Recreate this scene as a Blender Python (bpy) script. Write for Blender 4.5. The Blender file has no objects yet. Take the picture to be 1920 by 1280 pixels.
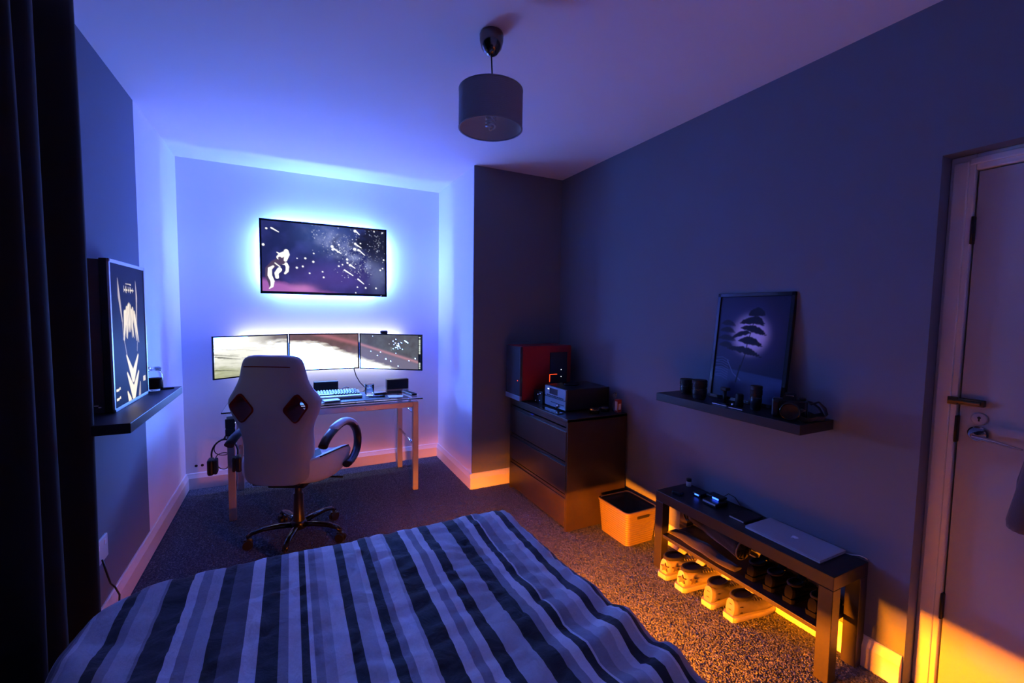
import bpy, bmesh, math, random
import numpy as np
from mathutils import Vector, Matrix, noise, Euler

random.seed(7)
rng = np.random.default_rng(7)
SC = bpy.context.scene
COL = SC.collection
PI = math.pi

# ---------------------------------------------------------------- camera, world, exposure, lights
cam = bpy.data.cameras.new('camera')
cam.sensor_fit = 'HORIZONTAL'
cam.sensor_width = 36.0
cam.lens = 825.1 / 1920 * 36.0
cam.clip_start = 0.02
cam_o = bpy.data.objects.new('camera', cam)
COL.objects.link(cam_o)
RW = np.array([[0.89349609, -0.01660854, 0.44876373],
               [-0.44883449, -0.06545414, 0.89121454],
               [0.01457167, -0.99771735, -0.0659375]])
cm = RW @ np.diag([1, -1, -1])
M4 = Matrix([list(map(float, cm[0])) + [0], list(map(float, cm[1])) + [0], list(map(float, cm[2])) + [1.34], [0, 0, 0, 1]])
cam_o.matrix_world = M4
SC.camera = cam_o

SC.view_settings.view_transform = 'Standard'
SC.view_settings.look = 'None'
SC.view_settings.gamma = 1.0
SC.view_settings.exposure = 0.38
SC.view_settings.use_curve_mapping = False
SC.cycles.max_bounces = 10
SC.cycles.diffuse_bounces = 6
SC.cycles.sample_clamp_indirect = 0.0
SC.cycles.use_denoising = True
SC.cycles.caustics_reflective = False
SC.cycles.caustics_refractive = False

w = bpy.data.worlds.new('world')
SC.world = w
w.use_nodes = True
w.node_tree.nodes['Background'].inputs[0].default_value = (0.0, 0.0, 0.0, 1)
w.node_tree.nodes['Background'].inputs[1].default_value = 0.0

XL, XR, YB, YC, XC, ZC, YN = -.708, 1.964, 3.9035, 3.0444, 1.2094, 2.4, -.48

BLUE = (0.060, 0.130, 1.0)
COOL = (0.80, 0.80, 1.0)
WARM = (1.0, 0.9, 0.78)
AMBER = (1.0, 0.20, 0.003)
P_TV, P_MON, P_BED, P_FOOT = 13.5, 2.3, 250.0, 15.0

def strip_light(name, a, b, normal, width, power, color):
    """a thin LED strip lamp from a to b shining along normal"""
    a, b, n = Vector(a), Vector(b), Vector(normal).normalized()
    l = bpy.data.lights.new(name, 'AREA')
    l.shape = 'RECTANGLE'
    l.size = (b - a).length
    l.size_y = width
    l.energy = power
    l.color = color
    o = bpy.data.objects.new(name, l)
    COL.objects.link(o)
    x = (b - a).normalized()
    z = -n
    y = z.cross(x)
    m = Matrix((x, y, z)).transposed().to_4x4()
    m.translation = (a + b) / 2
    o.matrix_world = m
    return o

# television back light: strips round the rim of the back, shining outwards
TX0, TX1, TZ0, TZ1, TY = -.198, .728, 1.455, 2.011, 3.80
ly = 3.862
for nm, a, b, n, p in (('left', (TX0+.055, ly, TZ0+.06), (TX0+.055, ly, TZ1-.06), (-1, .22, 0), .7),
                       ('right', (TX1-.055, ly, TZ0+.06), (TX1-.055, ly, TZ1-.06), (1, .22, 0), 1.0),
                       ('top', (TX0+.06, ly, TZ1-.055), (TX1-.06, ly, TZ1-.055), (0, .22, 1), 1.3),
                       ('bottom', (TX0+.06, ly, TZ0+.055), (TX1-.06, ly, TZ0+.055), (0, .22, -1), 1.0)):
    strip_light('television_led_' + nm, a, b, n, .012, P_TV * p, BLUE)
# monitor back light
strip_light('monitor_led_top', (-.35, 3.86, 1.08), (.85, 3.86, 1.08), (0, .35, 1), .012, P_MON, COOL)
strip_light('monitor_led_bottom', (-.35, 3.86, .93), (.85, 3.86, .93), (0, .35, -1), .012, P_MON * .8, COOL)
# amber strips under the bed
strip_light('bed_led_side', (.46, 1.00, .203), (.46, 1.46, .203), (1, .12, -.12), .01, P_BED, AMBER)
strip_light('bed_led_foot', (.48, 1.38, .199), (.60, 1.38, .199), (.8, 1, -.05), .01, P_FOOT, AMBER)

# ---------------------------------------------------------------- materials
def mat(name, col, rough=.5, metal=0.0, spec=.5, bump=None, vary=None, trans=0.0, ior=1.45, emit=None, es=1.0,
        coat=0.0, sheen=0.0, attr=None, attr_emit=None):
    m = bpy.data.materials.new(name)
    m.use_nodes = True
    nt = m.node_tree
    b = nt.nodes['Principled BSDF']
    I = b.inputs
    I['Base Color'].default_value = (*col, 1)
    I['Roughness'].default_value = rough
    I['Metallic'].default_value = metal
    I['Specular IOR Level'].default_value = spec
    I['Transmission Weight'].default_value = trans
    I['IOR'].default_value = ior
    I['Coat Weight'].default_value = coat
    I['Sheen Weight'].default_value = sheen
    if emit:
        I['Emission Color'].default_value = (*emit, 1)
        I['Emission Strength'].default_value = es
    tc = None
    if bump or vary:
        tc = nt.nodes.new('ShaderNodeTexCoord')
    if vary:
        n = nt.nodes.new('ShaderNodeTexNoise')
        n.inputs['Scale'].default_value = vary[0]
        n.inputs['Detail'].default_value = 4
        r = nt.nodes.new('ShaderNodeMix')
        r.data_type = 'RGBA'
        r.inputs['A'].default_value = (*[c * (1 - vary[1]) for c in col], 1)
        r.inputs['B'].default_value = (*[min(1, c * (1 + vary[1])) for c in col], 1)
        nt.links.new(tc.outputs['Object'], n.inputs['Vector'])
        nt.links.new(n.outputs['Fac'], r.inputs['Factor'])
        nt.links.new(r.outputs['Result'], I['Base Color'])
    if bump:
        n = nt.nodes.new('ShaderNodeTexNoise')
        n.inputs['Scale'].default_value = bump[0]
        n.inputs['Detail'].default_value = 3
        bp = nt.nodes.new('ShaderNodeBump')
        bp.inputs['Strength'].default_value = bump[1]
        bp.inputs['Distance'].default_value = bump[2]
        nt.links.new(tc.outputs['Object'], n.inputs['Vector'])
        nt.links.new(n.outputs['Fac'], bp.inputs['Height'])
        nt.links.new(bp.outputs['Normal'], I['Normal'])
    if attr:
        a = nt.nodes.new('ShaderNodeAttribute')
        a.attribute_name = attr
        nt.links.new(a.outputs['Color'], I['Base Color'])
    if attr_emit:
        a = nt.nodes.new('ShaderNodeAttribute')
        a.attribute_name = attr_emit
        nt.links.new(a.outputs['Color'], I['Emission Color'])
        I['Emission Strength'].default_value = es
    return m

M = {}
M['white_paint'] = mat('white_paint', (.80, .80, .82), .75, spec=.25, bump=(60, .05, .002))
M['ceiling_paint'] = mat('ceiling_paint', (.82, .82, .84), .85, spec=.2, bump=(40, .06, .002))
M['slate_paint'] = mat('slate_paint', (.165, .19, .225), .8, spec=.25, bump=(90, .08, .002), vary=(1.5, .06))
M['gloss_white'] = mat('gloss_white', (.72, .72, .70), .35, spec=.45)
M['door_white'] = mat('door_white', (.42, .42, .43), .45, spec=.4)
M['carpet'] = mat('carpet', (.060, .075, .105), .95, spec=.1, bump=(180, .9, .01), vary=(150, .6))
M['pile'] = mat('pile', (.085, .098, .125), .9, spec=.12, vary=(90, .3), sheen=.2)
M['curtain'] = mat('curtain', (.010, .009, .010), .85, spec=.15, bump=(500, .2, .001), sheen=.15)
M['black_plastic'] = mat('black_plastic', (.012, .012, .014), .35)
M['black_matte'] = mat('black_matte', (.012, .012, .013), .65)
M['black_gloss'] = mat('black_gloss', (.006, .006, .008), .12, coat=.4)
M['black_wood'] = mat('black_wood', (.018, .016, .016), .42, bump=(40, .15, .002), vary=(12, .3))
M['brown_wood'] = mat('brown_wood', (.030, .021, .017), .38, bump=(30, .15, .002), vary=(9, .35))
M['steel'] = mat('steel', (.45, .44, .45), .38, .75)
M['chrome'] = mat('chrome', (.75, .75, .77), .12, 1.0)
M['alu'] = mat('alu', (.62, .62, .64), .42, .55)
M['white_leather'] = mat('white_leather', (.66, .64, .64), .48, spec=.4, bump=(160, .12, .002))
M['chair_back_shaded'] = mat('chair_back_shaded', (.36, .35, .36), .55, spec=.3, bump=(200, .15, .002))  # white leather of the backrest, its shade put into a darker colour
M['maroon'] = mat('maroon', (.13, .005, .0025), .8, spec=.04)
M['red_panel'] = mat('red_panel', (.30, .016, .022), .35, spec=.5)
M['glass'] = mat('glass', (.88, .95, 1.0), .02, trans=1.0)
M['thin_glass'] = mat('thin_glass', (.95, .97, 1.0), .03, trans=1.0, ior=1.12)
M['water'] = mat('water', (.9, .95, 1.0), .0, trans=1.0, ior=1.33)
M['window_dark'] = mat('window_dark', (.034, .044, .062), .18, coat=.5)
M['cream'] = mat('cream', (.62, .58, .44), .6)
M['paper'] = mat('paper', (.70, .68, .66), .7)
M['brown_leather'] = mat('brown_leather', (.10, .03, .022), .5)
M['basket'] = mat('basket', (.13, .10, .07), .5)
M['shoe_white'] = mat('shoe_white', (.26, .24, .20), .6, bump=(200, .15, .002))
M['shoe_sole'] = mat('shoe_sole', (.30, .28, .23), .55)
M['shoe_tan'] = mat('shoe_tan', (.07, .055, .04), .75)
M['shoe_grey'] = mat('shoe_grey', (.13, .12, .10), .6, bump=(200, .2, .002))
M['shoe_dark'] = mat('shoe_dark', (.004, .004, .004), .7, spec=.06)
M['lining'] = mat('lining', (.010, .009, .010), .9)
M['fabric_grey'] = mat('fabric_grey', (.020, .017, .016), .9, bump=(150, .4, .003), sheen=.2)
M['coat_grey'] = mat('coat_grey', (.055, .055, .065), .9, bump=(300, .4, .002), sheen=.3)
M['shade'] = mat('shade', (.24, .27, .31), .85, bump=(300, .2, .002))
M['shade_in'] = mat('shade_in', (.5, .5, .48), .7)
M['dark_chrome'] = mat('dark_chrome', (.16, .14, .13), .15, 1.0)
M['brass'] = mat('brass', (.12, .09, .05), .45, .6)
M['blue_led'] = mat('blue_led', (0, 0, 0), emit=(.02, .08, 1.0), es=6)
M['red_led'] = mat('red_led', (0, 0, 0), emit=(1.0, .05, .01), es=2.5)
M['white_led'] = mat('white_led', (.2, .2, .2), emit=(.8, .85, 1.0), es=1.6)
M['amber_led'] = mat('amber_led', (.3, .2, .05), emit=AMBER, es=3)
M['cool_led'] = mat('cool_led', (.5, .5, .6), emit=BLUE, es=3)
M['wax'] = mat('wax', (.30, .22, .14), .6)
M['mark_white'] = mat('mark_white', (.92, .92, .95), .5)
M['lid_grey'] = mat('lid_grey', (.42, .42, .45), .5, .0)
M['silver_face'] = mat('silver_face', (.20, .23, .30), .35, .3)
M['screen_tv'] = mat('screen_tv', (.005, .005, .006), .25, attr_emit='pic', es=1.08)
M['screen_mon'] = mat('screen_mon', (.005, .005, .006), .25, attr_emit='pic', es=.90)
M['screen_poster'] = mat('screen_poster', (.004, .004, .005), .55, spec=.05, attr_emit='pic', es=.80)
M['print'] = mat('print', (.1, .1, .1), .35, spec=.2, attr='pic')
M['bulb'] = mat('bulb', (.75, .75, .78), .15, trans=.4)

# duvet fabrics
def fabric(name, col, sc):
    """cotton: fine weave, and creases from a stretched noise"""
    m = mat(name, col, .85, spec=.15, bump=(sc, .35, .0016), vary=(sc * .5, .14), sheen=.25)
    nt = m.node_tree
    b = nt.nodes['Principled BSDF']
    weave = b.inputs['Normal'].links[0].from_node
    tc = [n for n in nt.nodes if n.type == 'TEX_COORD'][0]
    n = nt.nodes.new('ShaderNodeTexNoise')
    n.inputs['Scale'].default_value = 15; n.inputs['Detail'].default_value = 3; n.inputs['Distortion'].default_value = .5
    n.inputs['Roughness'].default_value = .62
    bp = nt.nodes.new('ShaderNodeBump')
    bp.inputs['Strength'].default_value = .55; bp.inputs['Distance'].default_value = .012
    nt.links.new(tc.outputs['Object'], n.inputs['Vector'])
    nt.links.new(n.outputs['Fac'], bp.inputs['Height'])
    nt.links.new(weave.outputs['Normal'], bp.inputs['Normal'])
    nt.links.new(bp.outputs['Normal'], b.inputs['Normal'])
    return m
DUV = [fabric('duvet_dark', (.032, .040, .046), 420), fabric('duvet_light', (.78, .79, .82), 420),
       fabric('duvet_mid', (.55, .56, .60), 420), fabric('duvet_woven', (.34, .35, .40), 300),
       fabric('duvet_slate', (.14, .15, .18), 420), fabric('duvet_dull', (.34, .33, .37), 420)]

# ---------------------------------------------------------------- helpers
class MB:
    def __init__(s): s.bm = bmesh.new()
    def _add(s, verts, faces, mi=0, smooth=False):
        vs = [s.bm.verts.new(v) for v in verts]
        fs = []
        for f in faces:
            try:
                fc = s.bm.faces.new([vs[i] for i in f]); fc.material_index = mi; fc.smooth = smooth; fs.append(fc)
            except ValueError: pass
        return vs, fs
    def box(s, x0, x1, y0, y1, z0, z1, bev=0.0, seg=2, mi=0, mtx=None):
        v = [(x, y, z) for z in (z0, z1) for y in (y0, y1) for x in (x0, x1)]
        f = [(0, 2, 3, 1), (4, 5, 7, 6), (0, 1, 5, 4), (2, 6, 7, 3), (0, 4, 6, 2), (1, 3, 7, 5)]
        vs, fs = s._add(v, f, mi)
        if mtx is not None:
            for q in vs: q.co = mtx @ q.co
        if bev > 0:
            es = list({e for q in fs for e in q.edges})
            r = bmesh.ops.bevel(s.bm, geom=es, offset=bev, segments=seg, affect='EDGES', profile=.5)
            for q in r['faces']: q.material_index = mi
        return s
    def lathe(s, prof, center=(0, 0, 0), n=24, axis='z', mi=0, cap=True, smooth=True, mtx=None):
        """prof: list of (r, h)"""
        vs, fs = [], []
        k = len(prof)
        for i in range(n):
            a = 2 * PI * i / n
            for r, h in prof:
                p = (r * math.cos(a), r * math.sin(a), h)
                if axis == 'x': p = (p[2], p[0], p[1])
                if axis == 'y': p = (p[1], p[2], p[0])
                p = Vector(p)
                if mtx is not None: p = mtx @ p
                vs.append(p + Vector(center))
        for i in range(n):
            j = (i + 1) % n
            for q in range(k - 1):
                fs.append((i * k + q, j * k + q, j * k + q + 1, i * k + q + 1))
        V, F = s._add(vs, fs, mi, smooth)
        if cap:
            for q, rev in ((0, True), (k - 1, False)):
                if prof[q][0] > 1e-5:
                    ring = [V[i * k + q] for i in range(n)]
                    if rev: ring.reverse()
                    try:
                        f = s.bm.faces.new(ring); f.material_index = mi
                    except ValueError: pass
        return s
    def cyl(s, p0, p1, r0, r1=None, n=16, mi=0, cap=True):
        return s.tube([p0, p1], [r0, r0 if r1 is None else r1], n, mi, cap)
    def tube(s, pts, rad, n=8, mi=0, cap=True, flat=None, up=None):
        pts = [Vector(p) for p in pts]
        if not hasattr(rad, '__len__'): rad = [rad] * len(pts)
        vs = []
        prev = None
        for i, p in enumerate(pts):
            t = (pts[min(i + 1, len(pts) - 1)] - pts[max(i - 1, 0)])
            if t.length < 1e-9: t = Vector((0, 0, 1))
            t.normalize()
            if prev is None:
                u = Vector(up) if up else (Vector((0, 0, 1)) if abs(t.z) < .9 else Vector((1, 0, 0)))
            else: u = prev
            u = (u - t * u.dot(t))
            if u.length < 1e-6: u = t.orthogonal()
            u.normalize()
            v = t.cross(u)
            prev = u
            for k in range(n):
                a = 2 * PI * k / n
                fu, fv = (1, 1) if flat is None else flat
                vs.append(p + (u * math.cos(a) * fu + v * math.sin(a) * fv) * rad[i])
        fs = []
        for i in range(len(pts) - 1):
            for k in range(n):
                j = (k + 1) % n
                fs.append((i * n + k, i * n + j, (i + 1) * n + j, (i + 1) * n + k))
        V, F = s._add(vs, fs, mi, True)
        if cap:
            for ring in ([V[k] for k in range(n)][::-1], [V[(len(pts) - 1) * n + k] for k in range(n)]):
                try:
                    f = s.bm.faces.new(ring); f.material_index = mi
                except ValueError: pass
        return s
    def loft(s, rings, mi=0, close=True, cap=True, smooth=True):
        n = len(rings[0])
        vs = [v for r in rings for v in r]
        fs = []
        for i in range(len(rings) - 1):
            for k in range(n if close else n - 1):
                j = (k + 1) % n
                fs.append((i * n + k, i * n + j, (i + 1) * n + j, (i + 1) * n + k))
        V, F = s._add(vs, fs, mi, smooth)
        if cap:
            for ring in ([V[k] for k in range(n)][::-1], [V[(len(rings) - 1) * n + k] for k in range(n)]):
                try:
                    f = s.bm.faces.new(ring); f.material_index = mi
                except ValueError: pass
        return s
    def prism(s, poly, d, mi=0, mtx=None, bev=0):
        """poly: 2D outline in local xy, extruded along +z by d"""
        n = len(poly)
        vs = [Vector((x, y, 0)) for x, y in poly] + [Vector((x, y, d)) for x, y in poly]
        if mtx is not None: vs = [mtx @ v for v in vs]
        fs = [tuple(range(n))[::-1], tuple(range(n, 2 * n))] + [(i, (i + 1) % n, n + (i + 1) % n, n + i) for i in range(n)]
        V, F = s._add(vs, fs, mi)
        return s

WM = {}
def wmat(o):
    while o is not None:
        if o.name in WM: return WM[o.name]
        o = o.parent
    return Matrix.Identity(4)

def link(name, mb, mats, parent=None, loc=None, sub=0, smooth_angle=None):
    me = bpy.data.meshes.new(name)
    bm = mb.bm if isinstance(mb, MB) else mb
    inv = None
    if parent is not None: inv = wmat(parent).inverted()
    elif loc is not None: inv = Matrix.Translation(loc).inverted()
    if inv is not None: bm.transform(inv)
    bmesh.ops.recalc_face_normals(bm, faces=bm.faces)
    if smooth_angle is not None:
        for f in bm.faces: f.smooth = True
        for e in bm.edges:
            if len(e.link_faces) == 2 and e.calc_face_angle(0) > math.radians(smooth_angle): e.smooth = False
    bm.to_mesh(me)
    bm.free()
    o = bpy.data.objects.new(name, me)
    for m in (mats if isinstance(mats, (list, tuple)) else [mats]): me.materials.append(M[m] if isinstance(m, str) else m)
    COL.objects.link(o)
    if parent is not None: o.parent = parent
    elif loc is not None:
        o.location = loc
        WM[o.name] = Matrix.Translation(loc)
    if sub:
        md = o.modifiers.new('subdivision', 'SUBSURF'); md.levels = sub; md.render_levels = sub
    return o

def tag(o, label, cat, group=None, kind=None):
    o['label'] = label; o['category'] = cat
    if group: o['group'] = group
    if kind: o['kind'] = kind
    return o

def thing(name, label, cat, loc=(0, 0, 0), rz=0.0, group=None):
    o = bpy.data.objects.new(name, None)
    o.empty_display_size = .05
    COL.objects.link(o)
    o.location = loc
    o.rotation_euler = (0, 0, rz)
    WM[o.name] = Matrix.Translation(loc) @ Matrix.Rotation(rz, 4, 'Z')
    return tag(o, label, cat, group)

def struct(name, mb, mats, **k):
    o = link(name, mb, mats, **k)
    o['kind'] = 'structure'
    return o

def grid_picture(name, pic, corner, ux, uy, material, parent):
    """flat picture: pic[row, col] linear colours, row 0 on top; corner = top left, ux right, uy down"""
    h, wd = pic.shape[:2]
    u = np.linspace(0, 1, wd); v = np.linspace(0, 1, h)
    U, V = np.meshgrid(u, v)
    c, ux, uy = np.array(corner), np.array(ux), np.array(uy)
    P = c + U[..., None] * ux + V[..., None] * uy
    P = P.reshape(-1, 3)
    inv = np.array(wmat(parent).inverted())
    P = P @ inv[:3, :3].T + inv[:3, 3]
    idx = np.arange(h * wd).reshape(h, wd)
    q = np.stack([idx[:-1, :-1], idx[1:, :-1], idx[1:, 1:], idx[:-1, 1:]], -1).reshape(-1, 4)
    me = bpy.data.meshes.new(name)
    me.vertices.add(len(P)); me.vertices.foreach_set('co', P.ravel())
    me.loops.add(q.size); me.loops.foreach_set('vertex_index', q.ravel().astype(np.int32))
    me.polygons.add(len(q))
    me.polygons.foreach_set('loop_start', (np.arange(len(q)) * 4).astype(np.int32))
    me.update(calc_edges=True)
    a = me.color_attributes.new('pic', 'FLOAT_COLOR', 'POINT')
    rgba = np.ones((h * wd, 4), np.float32); rgba[:, :3] = pic.reshape(-1, 3)
    a.data.foreach_set('color', rgba.ravel())
    me.materials.append(M[material])
    o = bpy.data.objects.new(name, me)
    COL.objects.link(o); o.parent = parent
    return o

# small painter for screens and prints (flat pictures only)
def srgb(*c):
    c = np.array(c, float) / 255
    return np.where(c <= .04045, c / 12.92, ((c + .055) / 1.055) ** 2.4)

def fbm(h, wd, sc, seed, octv=5, asp=1.0):
    r = np.random.default_rng(seed)
    out = np.zeros((h, wd)); amp = 1; tot = 0
    for o in range(octv):
        n = int(sc * 2 ** o) + 2
        g = r.random((n + 2, int(n * asp) + 3))
        y = np.linspace(0, n, h); x = np.linspace(0, n * asp, wd)
        yi, xi = y.astype(int), x.astype(int)
        fy, fx = y - yi, x - xi
        fy = (fy * fy * (3 - 2 * fy))[:, None]; fx = (fx * fx * (3 - 2 * fx))[None, :]
        a = g[np.ix_(yi, xi)]; b = g[np.ix_(yi, xi + 1)]; c = g[np.ix_(yi + 1, xi)]; d = g[np.ix_(yi + 1, xi + 1)]
        out += amp * ((a * (1 - fx) + b * fx) * (1 - fy) + (c * (1 - fx) + d * fx) * fy)
        tot += amp; amp *= .55
    return out / tot

class Pic:
    def __init__(s, wd, h, asp):
        s.w, s.h = wd, h
        s.U, s.V = np.meshgrid(np.linspace(0, 1, wd), np.linspace(0, 1, h))
        s.asp = asp                       # width / height
        s.p = np.zeros((h, wd, 3))
    def mix(s, mask, col):
        mask = np.clip(mask, 0, 1)[..., None]
        s.p = s.p * (1 - mask) + np.array(col) * mask
    def seg(s, pts, rads, soft=.006):
        """distance mask to a polyline with varying radius (in heights)"""
        x, y = s.U * s.asp, s.V
        best = np.full(x.shape, -1e9)
        if not hasattr(rads, '__len__'): rads = [rads] * len(pts)
        for (a, b, ra, rb) in zip(pts[:-1], pts[1:], rads[:-1], rads[1:]):
            ax, ay, bx, by = a[0] * s.asp, a[1], b[0] * s.asp, b[1]
            dx, dy = bx - ax, by - ay
            t = np.clip(((x - ax) * dx + (y - ay) * dy) / (dx * dx + dy * dy + 1e-12), 0, 1)
            d = np.hypot(x - ax - t * dx, y - ay - t * dy)
            best = np.maximum(best, (ra + t * (rb - ra)) - d)
        return np.clip(best / soft + .5, 0, 1)
    def poly(s, pts, soft=.006):
        x, y = s.U * s.asp, s.V
        inside = np.zeros(x.shape, bool)
        n = len(pts)
        for i in range(n):
            x0, y0 = pts[i][0] * s.asp, pts[i][1]; x1, y1 = pts[(i + 1) % n][0] * s.asp, pts[(i + 1) % n][1]
            c = ((y0 > y) != (y1 > y)) & (x < (x1 - x0) * (y - y0) / (y1 - y0 + 1e-12) + x0)
            inside ^= c
        return inside.astype(float)
    def dot(s, u, v, r, soft=.01):
        d = np.hypot((s.U - u) * s.asp, s.V - v)
        return np.clip((r - d) / soft + .5, 0, 1)

# ---------------------------------------------------------------- the room
m = MB(); m.box(XL - .1, 2.4, YN - .1, YB + .1, -.08, 0)
floor = struct('floor', m, 'carpet')
m = MB(); m.box(XL - .1, 2.4, YN - .1, YB + .1, ZC, ZC + .08)
struct('ceiling', m, 'ceiling_paint')
m = MB(); m.box(XL - .1, XL, YN, 2.975, 0, ZC, mi=0); m.box(XL - .1, XL, 2.975, YB, 0, ZC, mi=1)
struct('wall_left', m, ['slate_paint', 'white_paint'])
m = MB(); m.box(XL - .1, XC + .1, YB, YB + .1, 0, ZC)
struct('wall_back', m, 'white_paint')
m = MB(); m.box(XC, XC + .06, YC + .012, YB, 0, ZC)
struct('wall_alcove', m, 'white_paint')
m = MB(); m.box(XC, XR + .1, YC, YC + .012, 0, ZC)
m.bm.faces.ensure_lookup_table()
struct('wall_chimney', m, 'slate_paint')
DY0, DY1, DZ = -.20, .708, 1.885           # recess round the door
XD = 2.032
m = MB()
m.box(XR, 2.3, DY1, YC + .012, 0, ZC); m.box(XR, 2.3, DY0, DY1, DZ, ZC); m.box(XR, 2.3, YN, DY0, 0, ZC)
struct('wall_right', m, 'slate_paint')
m = MB(); m.box(XL - .1, 2.4, YN - .1, YN, 0, ZC)
struct('wall_near', m, 'white_paint')

def skirting(name, a, b, inward, h=.118, t=.02):
    a, b, n = Vector(a), Vector(b), Vector(inward)
    prof = [(0, 0), (t, 0), (t, h * .70), (t * .85, h * .76), (t * .55, h * .90), (t * .45, h * .97), (t * .25, h), (0, h)]
    rings = [[p + n * d + Vector((0, 0, z)) for d, z in prof] for p in (a, b)]
    q = MB(); q.loft(rings, smooth=False)
    return struct(name, q, 'gloss_white')
skirting('baseboard_left', (XL, YN, 0), (XL, YB, 0), (1, 0, 0))
skirting('baseboard_back', (XL, YB, 0), (XC, YB, 0), (0, -1, 0))
skirting('baseboard_alcove', (XC, YC - .004, 0), (XC, YB, 0), (-1, 0, 0))
skirting('baseboard_chimney', (XC - .0203, YC, 0), (XR, YC, 0), (0, -1, 0))
skirting('baseboard_right', (XR, DY1 + .004, 0), (XR, YC, 0), (-1, 0, 0))

# carpet pile: many small tufts, one mesh, child of the floor
def tufts():
    pts = []
    def area(x0, x1, y0, y1, step):
        nx, ny = int((x1 - x0) / step), int((y1 - y0) / step)
        gx, gy = np.meshgrid(np.arange(nx), np.arange(ny))
        p = np.stack([x0 + (gx + rng.random(gx.shape)) * step, y0 + (gy + rng.random(gx.shape)) * step], -1).reshape(-1, 2)
        return p
    pts = np.vstack([area(.78, 1.94, .45, 2.3, .0062), area(.72, 1.94, 2.3, 3.02, .0075), area(-.68, .72, 1.62, 3.88, .0085), area(.72, 1.2, 3.02, 3.88, .0085)])
    n = len(pts)
    ang = rng.random(n) * 2 * PI
    hgt = .0025 + rng.random(n) * .0028
    rad = .0052 + rng.random(n) * .002
    tilt = rng.normal(0, .003, (n, 2))
    V = np.zeros((n, 4, 3)); 
    for k in range(3):
        V[:, k, 0] = pts[:, 0] + np.cos(ang + k * 2 * PI / 3) * rad
        V[:, k, 1] = pts[:, 1] + np.sin(ang + k * 2 * PI / 3) * rad
        V[:, k, 2] = .0004
    V[:, 3, :2] = pts + tilt; V[:, 3, 2] = hgt
    base = (np.arange(n) * 4)[:, None]
    F = np.concatenate([base + np.array([[0, 1, 3]]), base + np.array([[1, 2, 3]]), base + np.array([[2, 0, 3]])]).astype(np.int32)
    me = bpy.data.meshes.new('carpet_pile')
    me.vertices.add(n * 4); me.vertices.foreach_set('co', V.ravel())
    me.loops.add(F.size); me.loops.foreach_set('vertex_index', F.ravel())
    me.polygons.add(len(F)); me.polygons.foreach_set('loop_start', (np.arange(len(F)) * 3).astype(np.int32))
    me.polygons.foreach_set('use_smooth', np.ones(len(F), bool))
    me.update(calc_edges=True)
    me.materials.append(M['pile'])
    o = bpy.data.objects.new('carpet_pile', me); COL.objects.link(o); o.parent = floor
    o['kind'] = 'stuff'
tufts()

# ---------------------------------------------------------------- door on the right
door = thing('door_1', 'plain off-white bedroom door set back in the dark right wall', 'door', (XD, .25, 0))
door['kind'] = 'structure'
m = MB()
m.box(XD, XD + .05, .645, DY1, 0, DZ, .004); m.box(XD - .006, XD + .02, .66, .70, 0, DZ - .02, .004)
link('door_frame', m, 'gloss_white', door)
m = MB()
m.box(XD, XD + .05, DY0, .645, 1.832, DZ, .004); m.box(XD - .006, XD + .02, DY0, .66, 1.85, DZ - .012, .004)
link('door_frame', m, 'gloss_white', door)
m = MB(); m.box(XD, XD + .05, DY0, DY0 + .06, 0, 1.832, .004)
link('door_frame', m, 'gloss_white', door)
m = MB(); m.box(XD + .012, XD + .05, DY0 + .062, .640, .004, 1.828, .002)
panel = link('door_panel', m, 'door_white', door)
m = MB(); m.box(XD + .05, XD + .06, DY0, DY1, 0, DZ)
link('door_stop', m, 'black_matte', door)
for z in (1.635, .965, .33):
    m = MB(); m.box(XD - .001, XD + .02, .6375, .6465, z - .045, z + .045, .001)
    m.cyl((XD - .002, .642, z - .045), (XD - .002, .642, z + .045), .004, n=8)
    link('hinge', m, 'black_plastic', door)
m = MB(); m.box(XD - .006, XD + .013, .578, .640, 1.05, 1.072, .002); m.box(XD - .008, XD + .002, .642, .668, 1.048, 1.074, .002)
m.cyl((XD - .010, .665, 1.061), (XD - .010, .585, 1.061), .006, n=8)
link('bolt', m, 'brass', door, smooth_angle=40)
m = MB(); m.lathe([(.0, .0), (.021, .0), (.021, .003), (.017, .005), (.0, .005)], (0, 0, 0), 20, cap=False,
                  mtx=Matrix.Translation((XD + .012, .590, 1.009)) @ Matrix.Rotation(-PI / 2, 4, 'Y'))
kp = link('keyhole_plate', m, 'door_white', door)
m = MB(); m.cyl((XD + .0075, .590, 1.013), (XD + .006, .590, 1.013), .0045, n=10); m.box(XD + .006, XD + .0075, .588, .592, 1.001, 1.012)
link('keyhole', m, 'black_matte', kp)
m = MB(); m.lathe([(.0, .0), (.026, .0), (.026, .006), (.022, .010), (.0, .010)], (0, 0, 0), 24, cap=False,
                  mtx=Matrix.Translation((XD + .012, .590, .958)) @ Matrix.Rotation(-PI / 2, 4, 'Y'))
m.tube([(XD + .004, .590, .958), (XD - .025, .590, .958), (XD - .042, .583, .957), (XD - .046, .56, .955), (XD - .046, .53, .952),
        (XD - .044, .50, .947), (XD - .041, .475, .943)], [.010, .010, .010, .010, .009, .0075, .006], 10, flat=(.75, 1))
link('door_handle', m, 'chrome', door, smooth_angle=40)
m = MB(); m.cyl((XD + .012, .37, 1.42), (XD - .05, .37, 1.42), .008, n=10); m.cyl((XD - .05, .37, 1.42), (XD - .06, .37, 1.45), .008, n=10)
link('coat_hook', m, 'chrome', door)

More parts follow.
